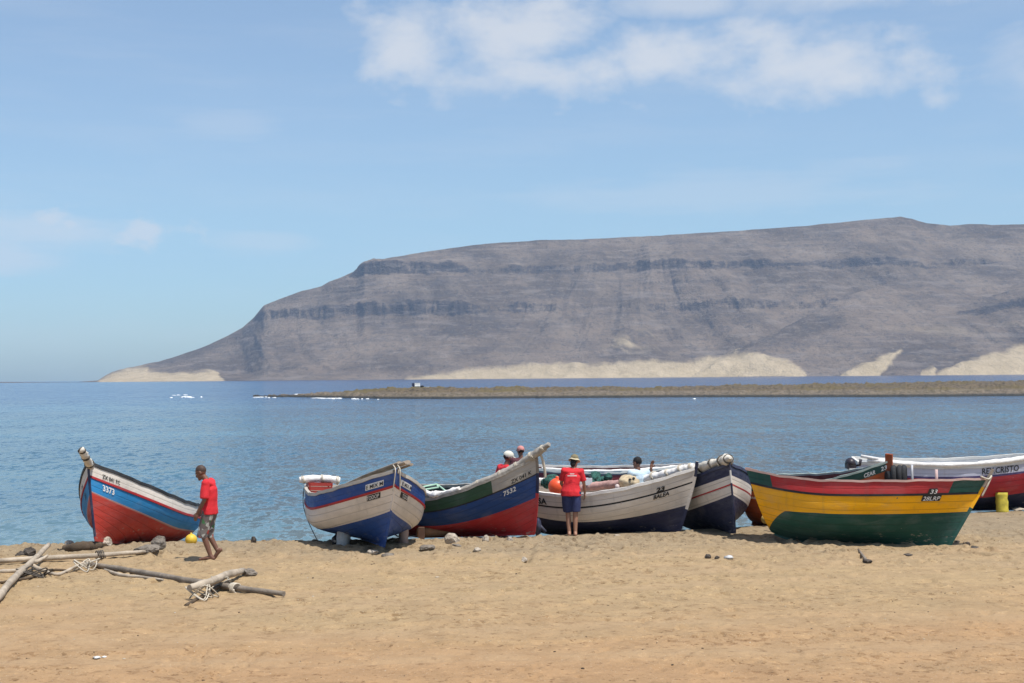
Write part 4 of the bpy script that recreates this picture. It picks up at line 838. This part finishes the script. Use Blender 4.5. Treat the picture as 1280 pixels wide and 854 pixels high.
def person(label, loc, yaw, J, skin, hair=None, fem=False, sc=1.0, female_w=.92, tee=TEE, short=SHORTS, group=None, eyes=True, sleeve=.55, knee=.78):
    """J: joints in the person's own frame (x ahead, y to the left, z up)"""
    J = {k: np.array(v, float) for k, v in J.items()}
    root = empty('person', loc, (0, 0, yaw)); root.scale = (sc,)*3; tag(root, label, 'person', group)
    sw = .9 if fem else 1.0; hipw = 1.1 if fem else 1.0
    pel, wst, chs, nck, hd = J['pelvis'], J['waist'], J['chest'], J['neck'], J['head']
    b = MB()
    b.tube([pel-(0, 0, .08), pel, wst, chs, (chs+nck)/2+(0, 0, .02), nck], [.13*hipw, .165*hipw, .140*sw, .170*sw, .125*sw, .058], None, 18, flat=.66, up=(1, 0, 0))
    b.tube([nck-(0, 0, .05), nck, (nck+hd)/2, hd-(0, 0, .04)], [.066, .056, .052, .05], None, 12, up=(1, 0, 0))
    p_ = J.get('hp', np.array(0.3)); ca, sa = math.cos(float(p_)), math.sin(float(p_)); hyaw = float(J.get('hy', np.array(0.)))
    HR = rotz(hyaw) @ np.array([[ca, 0, sa], [0, 1, 0], [-sa, 0, ca]])
    hp = lambda x, y, z: hd+HR @ np.array((x, y, z))
    b.ell(hp(-.012, 0, .025), (.098, .076, .098), None, 18, 14, rot=HR); b.ell(hp(.030, 0, -.045), (.066, .056, .076), None, 16, 12, rot=HR)
    b.ell(hp(.083, 0, -.092), (.028, .030, .024), None, 12, 8, rot=HR)
    b.tube([hp(.088, 0, .012), hp(.112, 0, -.026), hp(.098, 0, -.036)], [.010, .0165, .012], None, 8); b.ell(hp(.082, 0, .028), (.018, .055, .012), None, 12, 8, rot=HR); b.ell(hp(.092, 0, -.062), (.014, .026, .010), None, 10, 6, rot=HR)
    for s in (1, -1): b.ell(hp(-.008, s*.078, -.005), (.022, .011, .034), None, 10, 8, rot=HR)
    for s, sd in ((1, 'l'), (-1, 'r')):
        sh, el, wr = J['sh'+sd], J['el'+sd], J['wr'+sd]
        limb(b, [sh, sh*.5+el*.5, el, el*.6+wr*.4, wr], [.056*sw, .048*sw, .040*sw, .039*sw, .028*sw]); b.tube([chs+(0, 0, .08), sh], [.08*sw, .058*sw], None, 12)
        hand(b, wr, J.get('hd'+sd, wr-el), J.get('pn'+sd, np.array((0, -s, 0.))), s, .55)
        hip, kn, an = J['hip'+sd], J['kn'+sd], J['an'+sd]
        limb(b, [hip, hip*.5+kn*.5, kn, kn*.65+an*.35, an], [.088*hipw, .076*hipw, .056, .054, .037]); foot(b, an, J.get('ft'+sd, np.array((1., 0, 0))), float(J.get('fp'+sd, np.array(0.))))
    fuse(b, 'body', skin, .0068, root, 5)
    # shirt
    b = MB(); g = .020
    lo = pel*1.0+(0, 0, .02)
    b.tube([lo-(0, 0, .10), lo, wst, chs, (chs+nck)/2+(0, 0, .015), nck-(0, 0, .012)], [.180*hipw+g, .180*hipw+g, (.165 if fem else .154)*sw+g, .174*sw+g, .130*sw+g, .060+g*.6], None, 20, flat=.70, up=(1, 0, 0))
    for sd in 'lr':
        sh, el = J['sh'+sd], J['el'+sd]; e = sh+(el-sh)*sleeve*1.35; b.tube([chs+(0, 0, .07), sh+(0, 0, .006), e], [.10*sw+g*.5, .062*sw+g, .060*sw+g], None, 14); b.ell(sh+(0, 0, .004), (.060*sw+g,)*3, None, 12, 8); b.tube([nck-(0, 0, .045), sh*.6+nck*.4-(0, 0, .012), sh], [.055+g*.5, .050+g*.6, .052+g*.6], None, 12)
    shirt = fuse(b, 'shirt', tee, .010, root, 3, .011, 11, seed=len(label))
    b = MB(); b.tube([pel+(0, 0, .09), pel, pel-(0, 0, .09)], [.150*hipw, .162*hipw, .150*hipw+.012], None, 18, flat=.70, up=(1, 0, 0))
    for sd in 'lr':
        hip, kn = J['hip'+sd], J['kn'+sd]; b.tube([hip+(0, 0, .05), hip, hip+(kn-hip)*knee*.6, hip+(kn-hip)*knee, hip+(kn-hip)*(knee+.22)], [.085*hipw+.014, .096*hipw+.012, .102*hipw, .098*hipw, .096*hipw], None, 14)
    fuse(b, 'shorts', short, .010, root, 3, .010, 10, seed=3)
    if hair is not None:
        b = MB(); b.ell(hp(-.020, 0, .034), (.100, .081, .098), None, 18, 14, rot=HR)
        if fem: b.ell(hp(-.062, 0, -.045), (.05, .066, .085), None, 14, 10, rot=HR)
        fuse(b, 'hair', hair, .008, root, 2, .004, 40)
    if eyes:
        wm = mat('eye_white', (.55, .52, .48), .3, .05)
        for s in (1, -1):
            b = MB(); b.ell(hp(.079, s*.031, .006), (.010, .013, .009), wm, 10, 8, rot=HR); b.ell(hp(.087, s*.031, .006), (.004, .006, .006), BLACK, 8, 6, rot=HR); b.build('eye', root)
    return root, hp, HR
def upright(**kw):
    J = dict(pelvis=(0, 0, .93), waist=(0, 0, 1.08), chest=(.0, 0, 1.28), neck=(0, 0, 1.47), head=(.02, 0, 1.625), hp=.05,
      shl=(0, .19, 1.40), ell=(-.02, .25, 1.12), wrl=(.04, .26, .87), shr=(0, -.19, 1.40), elr=(-.02, -.25, 1.12), wrr=(.04, -.26, .87),
      hipl=(0, .09, .90), knl=(.02, .10, .49), anl=(-.01, .11, .075), hipr=(0, -.09, .90), knr=(.02, -.10, .49), anr=(-.01, -.11, .075))
    J.update(kw); return J
def cap(root, hp, HR, m, brim_len=.085, name='cap'):
    b = MB(); b.ell(hp(-.014, 0, .046), (.108, .090, .090), m, 20, 14, rot=HR)
    P = []
    for i in range(3):
        P.append([hp(.055+brim_len*(i/2)*math.cos(a)+.02*math.cos(a), .082*math.sin(a), .045-.02*i*.5) for a in np.linspace(-1.4, 1.4, 14)])
    Q = [[np.array(p)+HR @ np.array((0, 0, -.010)) for p in row] for row in P[::-1]]
    b.grid(P+Q, m); o = b.build(name, root); return o

# man walking left along the beach
mg = at(266, 701.5, 0.0); mg[2] = ground(mg[0], mg[1])
man, hp, HR = person('barefoot man in red shirt and patterned shorts walking left, head bowed', (mg[0], mg[1], mg[2]+.005), math.pi-.10, upright(
    pelvis=(.05, 0, .90), waist=(.045, 0, 1.05), chest=(.055, 0, 1.25), neck=(.115, 0, 1.43), head=(.215, 0, 1.555), hp=.55,
    shl=(.07, .19, 1.37), ell=(.075, .245, 1.08), wrl=(.205, .22, .86), hdl=(.35, 0, -.9), pnl=(-.2, -1, 0), shr=(.09, -.19, 1.37), elr=(.10, -.25, 1.08), wrr=(.24, -.23, .88),
    hipl=(.05, .09, .87), knl=(.15, .09, .48), anl=(.015, .08, .082), hipr=(.05, -.09, .87), knr=(.11, -.09, .47), anr=(-.055, -.08, .165), fpr=.85), SKIN_D, knee=.98, sleeve=.66)
b = MB(); b.ell(hp(-.022, 0, .036), (.0985, .077, .096), mat('stubble', (.075, .045, .034), .6, .3), 18, 14, rot=HR); b.build('hair', man)
# woman at the rail of the cream boat
wg = at(715.0, 668.5, 0.0); wg[2] = ground(wg[0], wg[1])
wom, hp, HR = person('barefoot woman in olive sun hat, red shirt and navy shorts, back turned', (wg[0], wg[1], wg[2]+.005), math.pi/2+.06, upright(
    pelvis=(.0, .015, .93), waist=(0, .005, 1.08), chest=(.02, -.02, 1.26), neck=(.05, -.045, 1.435), head=(.09, -.075, 1.565), hp=.34, hy=-.5,
    shl=(.03, .15, 1.375), ell=(.11, .21, 1.11), wrl=(.30, .12, .98), shr=(.03, -.205, 1.355), elr=(.06, -.275, 1.09), wrr=(.17, -.30, .89), hdr=(.3, -.05, -.9), pnr=(0, 1, .2),
    hipl=(0, .11, .90), knl=(.07, .075, .49), anl=(.03, .055, .08), hipr=(0, -.09, .90), knr=(.01, -.08, .49), anr=(-.02, -.07, .08)), SKIN_L, HAIR, True, .965, tee=TEE, short=JEAN, knee=.72)
HAT = mat('hat_olive', (.20, .17, .10), .85, .25, bump=.5, bscale=40); HATB = mat('hat_brim', (.50, .43, .29), .85, .2, bump=.5, bscale=40)
b = MB(); b.ell(hp(-.014, 0, .075), (.104, .088, .090), HAT, 20, 12, rot=HR); b.build('hat', wom)
b = MB(); P = []
for r_, z_ in ((.090, .062), (.115, .044), (.136, .026), (.138, .016), (.115, .032), (.088, .050)): P.append([hp(-.014+r_*math.cos(a), r_*.92*math.sin(a), z_+.008*math.sin(3*a)) for a in np.linspace(0, 2*math.pi, 29)])
b.grid(P, HATB); b.build('hat_brim', wom)
PR_ = mat('print_white', (.75, .62, .62), .8, .1)
b = MB()
for z_, w_ in ((1.275, .20), (1.315, .09)):
    P = [[(-.148-.0*y, y, z_+dz) for y in np.linspace(-w_/2, w_/2, 9)] for dz in (0, .022)]; P = [[(-.153+.10*abs(y)**1.6*2.2, y, z) for (x, y, z) in row] for row in P]; b.grid(P, PR_)
b.build('shirt_print', wom)
# two helpers behind the green and blue boat
def stand(px, py_top, y, hgt, label, yaw, sc=None, zf=None, **kw):
    P = atd(px, py_top, y); z = P[2]-hgt; return (P[0], y, z)
CAPW = mat('cap_white', (.68, .65, .56), .85, .15); CAPP = mat('cap_pink', (.58, .25, .23), .85, .2)
yy = 32.15; gx = atd(630, 600, yy)[0]; gz = ground(gx, yy); sc = (atd(630, 562.5, yy)[2]-gz)/1.755
m2, hp, HR = person('man in white cap and red shirt behind the green and blue boat, looking right', (gx-.05, yy, gz), .35, upright(chest=(.05, 0, 1.27), neck=(.10, 0, 1.45), head=(.15, 0, 1.60), shl=(.05, .19, 1.39), shr=(.05, -.19, 1.39), elr=(.08, -.25, 1.12), wrr=(.25, -.2, 1.0), hp=.25), SKIN_D, HAIR, False, sc, short=TROU, knee=1.6, sleeve=.5)
cap(m2, hp, HR, CAPW)
f4 = h4.W(h4.pt(.13, .27, 1)*np.array((1, .25, 1))); yy = float(f4[1]); zt = atd(651, 557.5, yy)[2]; sc = (zt-f4[2]-.0)/1.755
m3, hp, HR = person('person in pink cap standing behind the bow of the green and blue boat', (atd(651, 565, yy)[0], yy, float(f4[2])), 1.9, upright(hp=.15), SKIN_D, HAIR, False, sc, tee=mat('tee_dark', (.10, .03, .04), .85, .2), short=TROU, knee=1.5)
cap(m3, hp, HR, CAPP)
tq = .70; fl = h4.W(h4.pt(tq, .27, 1)*np.array((1, .15, 1))); yy = float(fl[1]); gx = atd(799.5, 600, yy)[0]; sc = (atd(799.5, 570.5, yy)[2]-fl[2])/1.335
m4, hp, HR = person('bareheaded person in pale blue shirt sitting in the cream boat, one hand raised', (gx, yy, float(fl[2])), 2.05, dict(pelvis=(0, 0, .50), waist=(.01, 0, .65), chest=(.03, 0, .86), neck=(.06, 0, 1.05), head=(.09, 0, 1.195), hp=.2, hy=.3,
    shl=(.03, .19, .98), ell=(.10, .25, .72), wrl=(.30, .18, .60), shr=(.03, -.19, .98), elr=(.05, -.33, .84), wrr=(.02, -.30, 1.08), hdr=(-.05, -.25, .9), pnr=(-.7, .3, .1),
    hipl=(.02, .09, .47), knl=(.42, .13, .48), anl=(.44, .12, .08), hipr=(.02, -.09, .47), knr=(.42, -.13, .48), anr=(.44, -.12, .08)), SKIN_D, HAIR, False, sc, tee=mat('tee_pale_blue', (.50, .62, .70), .85, .12, bump=.4, bscale=30), short=TROU, knee=.8)

# ================================================================== DRIFTWOOD, STONES AND LITTER
POLE = mat('pole_bleached', (.42, .35, .27), .85, .3, dirt=(.20, .16, .12), scale=3, stretch=(1, 1, 1), bump=.6, bscale=22); POLEG = mat('pole_grey', (.235, .195, .155), .88, .35, dirt=(.12, .10, .08), scale=3, bump=.6, bscale=22); BARK = mat('bark_dark', (.10, .070, .045), .9, .3, bump=.6)
def gp(px, py, up=0.0):
    P = at(px, py, 0.0); z0 = ground(P[0], P[1]); P = at(px, py, z0); 
    if up: P = at(px, py, z0+up)
    return P
def timber(name, label, pts, rad, m, seed=0, n=26, cat='pole', jit=.10, crook=.012, group='driftwood poles lying on the sand', cut=False):
    P = smooth_path([gp(*p) for p in pts], n); r_ = np.random.default_rng(seed); k = len(P)
    P = P+np.cumsum(r_.normal(0, crook/3, (k, 3)), 0)*np.array((1, 1, .3))
    P[:, 2] = np.maximum(P[:, 2], [ground(p[0], p[1])+.0 for p in P])
    rr = np.interp(np.linspace(0, 1, k), np.linspace(0, 1, len(np.atleast_1d(rad))), np.atleast_1d(rad))*(1+.06*r_.uniform(-1, 1, k))
    b = MB(); b.tube(P, rr, m, 11, jitter=jit, seed=seed); return tag(b.build(name), label, cat, group)
timber('driftwood_pole', 'long bleached pole lying level from the left edge to the pair of rocks', [(-30, 703, .06), (60, 698, .06), (120, 694.5, .06), (182, 689.5, .05)], [.044, .048, .046, .036], POLE, 1)
timber('driftwood_pole', 'thick bleached pole slanting across the level pole at the far left', [(-14, 760, .06), (0, 745, .07), (20, 722, .10), (38, 706.5, .17), (63, 682, .24)], [.054, .058, .055, .050, .043], POLE, 2)
timber('driftwood_pole', 'longest grey pole running from the rope tangle toward the lower right', [(108, 704.5, .05), (150, 711, .05), (210, 721.5, .05), (280, 733, .05), (356, 742, .05)], [.040, .046, .050, .052, .038], POLEG, 3)
timber('driftwood_pole', 'short thick pale branch lashed across the longest grey pole', [(237, 735, .17), (262, 727, .20), (285, 717.5, .16), (303, 713, .10)], [.046, .056, .060, .050], POLE, 4, jit=.16)
timber('driftwood_branch', 'thin dark stick poking out under the lashed pale branch', [(232, 757, .01), (250, 747, .03), (268, 737, .06), (285, 728, .05)], [.022, .030, .032, .028], BARK, 5)
timber('driftwood_branch', 'slim pale branch lying along the underside of the longest grey pole', [(130, 712, .02), (150, 719, .02), (175, 722, .02), (204, 725.5, .02)], [.020, .030, .028, .015], POLE, 6)
timber('driftwood_branch', 'crooked pale branch curving out left of the thick slanting pole', [(-20, 716.5, .03), (5, 714, .04), (24, 712, .06), (40, 704, .16), (52, 700, .2), (62, 694, .22)], [.030, .034, .034, .040, .035, .022], POLE, 7)
timber('driftwood_branch', 'crooked pale branch curving from the slanting pole right to the rope tangle', [(40, 706, .14), (54, 713, .05), (70, 718, .03), (84, 714, .05), (98, 706, .09), (112, 701, .13)], [.036, .032, .030, .026, .024, .02], POLE, 8)
timber('driftwood_branch', 'thin brown branch lying under the long bleached pole', [(-10, 729, .01), (10, 727, .02), (40, 722, .03), (60, 717, .03)], [.018, .02, .022, .014], BARK, 9)
timber('driftwood_branch', 'fallen brown stick between the level pole and the longest grey pole', [(55, 713.5, .015), (72, 712, .03), (90, 711.5, .015)], [.018, .022, .012], BARK, 10)
def tangle(label, px, py, up, spread, n_, rad, m, seed):
    r_ = np.random.default_rng(seed); c = gp(px, py, up); b = MB(); pts = []
    a0 = r_.uniform(0, 6.28)
    for k in range(n_):
        a = a0+k*2.1+r_.uniform(-.4, .4); q = c+np.array((math.cos(a)*spread*r_.uniform(.4, 1), math.sin(a)*spread*.8*r_.uniform(.4, 1), 0)); q[2] = ground(q[0], q[1])+(.02 if k % 2 else up+.10*r_.uniform(.2, 1)); pts.append(q)
    b.tube(smooth_path(pts, n_*7), rad, m, 6); return tag(b.build('rope_tangle'), label, 'rope')
tangle('pale rope looped over the lashed pale branch, left loops', 252, 736, .14, .30, 11, .010, ROPE, 5)
tangle('pale rope wound where the pale branch crosses the longest grey pole', 277, 727, .10, .26, 12, .010, ROPE, 6)
tangle('pale rope tangle tying the long bleached pole to the longest grey pole', 106, 704, .12, .30, 12, .011, ROPE, 9)
tangle('dark rope knotted under the thick slanting pole', 44, 716, .08, .32, 12, .012, ROPED, 12)
def lashing(label, px, py, rad, m, dirpx):
    c = gp(px, py, .06); d = gp(px+dirpx[0], py+dirpx[1], .06)-c; d /= np.linalg.norm(d); a = np.cross(d, (0, 0, 1)); a /= np.linalg.norm(a); u = np.cross(a, d); th = np.linspace(0, 8*math.pi, 60)
    b = MB(); b.tube(c+rad*(np.cos(th)[:, None]*a+np.sin(th)[:, None]*u)+np.linspace(-.07, .07, 60)[:, None]*d, .011, m, 5); return tag(b.build('lashing'), label, 'rope')
lashing('dark cord wound round the long bleached pole near its right end', 125, 694, .080, ROPED, (20, -1.3)); lashing('pale cord wound round the right part of the longest grey pole', 294, 735.5, .075, ROPE, (20, 2.8))

STONE = mat('stone_grey', (.20, .17, .14), .9, .35, dirt=(.06, .05, .045), scale=7, bump=.8, bscale=25); STONED = mat('stone_dark', (.075, .062, .052), .9, .4, dirt=(.2, .17, .14), scale=6, bump=.8, bscale=25)
STONEP = mat('stone_pale', (.42, .36, .29), .9, .3, dirt=(.1, .08, .07), scale=7, bump=.8, bscale=25, chips=(.06, .05, .045), chip_t=.60)
def stone(label, px, py, w, h_, m, seed, dpt=None, name='stone', sink=.25, dy=0.0):
    """px, py: middle of its foot in the photograph; w, h_ in pixels of the photograph"""
    g = gp(px, py); k = g[1]/FPX; rx = w*k/2; rz = h_*k/2*1.08; b = MB(); r_ = random.Random(seed)
    bm = bmesh.new(); bmesh.ops.create_icosphere(bm, subdivisions=4, radius=1.0); so = Vector((r_.uniform(0, 50), r_.uniform(0, 50), r_.uniform(0, 50)))
    planes = [(Vector((r_.gauss(0, 1), r_.gauss(0, 1), r_.gauss(0, .8))).normalized(), r_.uniform(.62, .88)) for _ in range(11)]
    for v in bm.verts:
        p_ = v.co.copy()
        for n_, d_ in planes:
            e = p_.dot(n_)-d_
            if e > 0: p_ -= n_*e*1.0
        p_ *= 1+.12*mnoise.noise(p_*2.1+so)+.10*mnoise.noise(p_*5+so); v.co = Vector((p_.x*rx*1.12, p_.y*(dpt or rx*.85)*1.1, p_.z*rz*1.1))
    me = bpy.data.meshes.new(name); bm.to_mesh(me); bm.free(); me.materials.append(m)
    o = bpy.data.objects.new(name, me); COL.objects.link(o); o.location = (g[0], g[1]+dy, ground(g[0], g[1]+dy)+rz*(1-sink)); o.rotation_euler = (0, 0, r_.uniform(-.5, .5)); return tag(o, label, 'stone', 'stones scattered on the sand')
for a in (('cracked grey rock, flatter front one of the pair at the bleached pole end', 184, 692, 30, 13, STONE, 1), ('leaning grey rock behind the flatter one at the bleached pole end', 191, 691.5, 20, 19, STONE, 2, None, 'stone', .2, .45),
          ('pale spotted rock wedged under the bow of the red bottomed boat', 130, 683.5, 19, 13, STONEP, 3), ('pale square stone at the water edge left of the red bottomed boat', 86, 681, 12, 7, STONEP, 4),
          ('dark brown rock behind the level bleached pole', 38, 697, 16, 12, STONED, 5), ('dark low rock touching the left side of the dark brown rock', 26, 696.5, 12, 8, STONED, 6),
          ('dark grey stone at the right end of the lashed pale branch', 311, 721, 19, 10, STONE, 7), ('small dark stone on the crest between the walking man and the propped boat', 317, 679, 7, 8, STONED, 8),
          ('round black and white spotted stone in front of the green and blue boat', 565, 680, 17, 14, STONEP, 9), ('flat brown stone at the foot of the spotted one', 570.5, 685, 12, 5, STONE, 10),
          ('flat dark brown stone right of the propped boat', 533, 690, 20, 9, STONE, 11), ('small upright pale stone below the middle of the green and blue boat', 607, 678.5, 8, 10, STONEP, 12),
          ('small pale stone below the red bow of the green and blue boat', 637, 678, 8, 7, STONEP, 13), ('small whitish stone lying out on the sand below the spotted stone', 596.5, 689, 11, 5, STONEP, 14),
          ('small pale stone lying well out on the sand below the red bow', 655, 703, 8, 7, STONEP, 15), ('flat pale stone in front of the keel of the propped boat', 466, 693.5, 14, 6, STONEP, 16),
          ('low brown stone right beside the flat pale one under the propped boat', 486, 696, 17, 5, STONE, 17), ('small brown stone just right of the woman and below the cream boat', 771, 671, 9, 4, STONEP, 18),
          ('dark lump of seaweed and stone left of the litter on the sand', 885, 698, 9, 6, STONED, 19), ('small dark stone beside the seaweed lump', 896, 699, 7, 4, STONED, 20),
          ('small dark stone at the foot of the yellow boat bow', 1208, 682, 9, 5, STONED, 21), ('dark flat stone to the right of the yellow boat bow', 1218, 686.5, 13, 4, STONED, 22), ('brown stone near the yellow boat bow, between two dark ones', 1196, 679, 7, 4, STONE, 23),
          ('dark flat bark scrap on the sand below the yellow boat', 1135, 695, 12, 3, STONED, 24), ('whitish stone by the yellow post at the right edge', 1273, 638.5, 15, 4, STONEP, 26),
          ('dark small stone on the sand left of the walking man', 112, 682, 11, 6, STONED, 27)):
    stone(*a)
b = MB(); A = gp(1073, 687, .05); B_ = gp(1084, 702, .03); b.tube([A, (A+B_)/2, B_], [.018, .024, .028], POLEG, 8); tag(b.build('driftwood_stick'), 'short grey stick lying below the yellow boat', 'stick')
stone('dark stone at the lower end of the short grey stick', 1084, 704, 11, 5, STONED, 41)
b = MB(); c = gp(911, 697, .04); b.ell(c, (.085, .06, .035), mat('litter_white', (.55, .55, .55), .5, .1), 12, 8, lump=.7, seed=4); tag(b.build('plastic_bag'), 'crumpled whitish plastic bag on the sand below the cream boat', 'bag')
b = MB(); c = gp(121, 822, .015)
b.ell(c, (.045, .03, .014), LETW, 10, 6, lump=.9, seed=1); b.ell(c+np.array((.08, .03, 0)), (.028, .02, .012), LETW, 10, 6, lump=.6, seed=2); tag(b.build('paper_scrap'), 'torn white paper scrap low on the left sand', 'paper')
ball('buoy_ball', 'yellow buoy lying at the stern of the red bottomed boat, beside the walking man', 'buoy', gp(239, 679.5, 0)+np.array((0, 0, .075)), .118, YEB)
# dark log shape standing in for the red boat's shade by its bow
timber('bow_shade_log', 'dark flat log shape standing in for the shade left of the red bottomed boat', [(80, 685.5, .06), (95, 684.5, .08), (112, 683, .08), (124, 682, .06)], [.06, .10, .10, .07], BARK, 21, cat='log', group=None)
# small skiff hauled out on the reef
SK_W = mat('skiff_white', (.72, .72, .70), .5, .1); c = atd(528, 488.8, 268); g = np.array((c[0], 268, c[2]))
b = MB(); P = []
for x in np.linspace(-1.5, 1.5, 12):
    u = (x+1.5)/3; hw = .62*(1-max(0, (u-.4)/.6)**2.2)+.01; zt = .75+.25*u*u-.55*max(0, u-.3); P.append([(x, s_*hw*(1-(1-q)**2), q*zt) for s_, q in [(1, 1), (1, .6), (1, .25), (1, 0), (-1, .25), (-1, .6), (-1, 1)]])
b.grid(P, SK_W); b.poly(P[0], SK_W); b.grid([[p[0] for p in P], [p[-1] for p in P]], SK_W); 
ro = empty('skiff', g+np.array((0, 0, .15)), (0, 0, .15)); tag(ro, 'tiny white skiff with dark motor hauled out on the reef across the bay', 'skiff'); b.build('hull', ro)
b = MB(); b.box((-.95, 0, 1.02), (1.0, .7, .62), SK_W); b.build('cabin', ro); b = MB(); b.box((-1.65, 0, 1.05), (.55, .5, .55), NAVY); b.box((-1.65, 0, .5), (.2, .2, .8), NAVY); b.build('motor', ro); b = MB(); b.ell((-.1, -.55, .62), (.36, .16, .28), BLACK, 12, 8); b.build('fender', ro)
# small stones and scraps of weed strewn over the sand
b = MB(); r_ = np.random.default_rng(99)
DEB = [mat('debris_dark', (.07, .05, .035), .9, .3), mat('debris_brown', (.17, .12, .08), .9, .3), mat('debris_pale', (.45, .39, .31), .9, .2)]
for k in range(700):
    x = r_.uniform(-12, 12); y = (r_.uniform(15.2, 30) if k % 3 else crest(x)-abs(r_.normal(0, 1.6)))
    if y > crest(x)-.1 or abs(x) > y*.37+.5: continue
    s_ = r_.uniform(.004, .012)*(1.6 if r_.random() < .1 else 1); mm = DEB[r_.choice(3, p=(.5, .3, .2))]
    b.ell((x, y, ground(x, y)+s_*.25), (s_*r_.uniform(1, 2.6), s_*r_.uniform(.8, 1.5), s_*r_.uniform(.5, .9)), mm, 6, 4, rot=rotz(r_.uniform(0, 3.1)))
structure(b.build('beach_debris'), 'stuff')
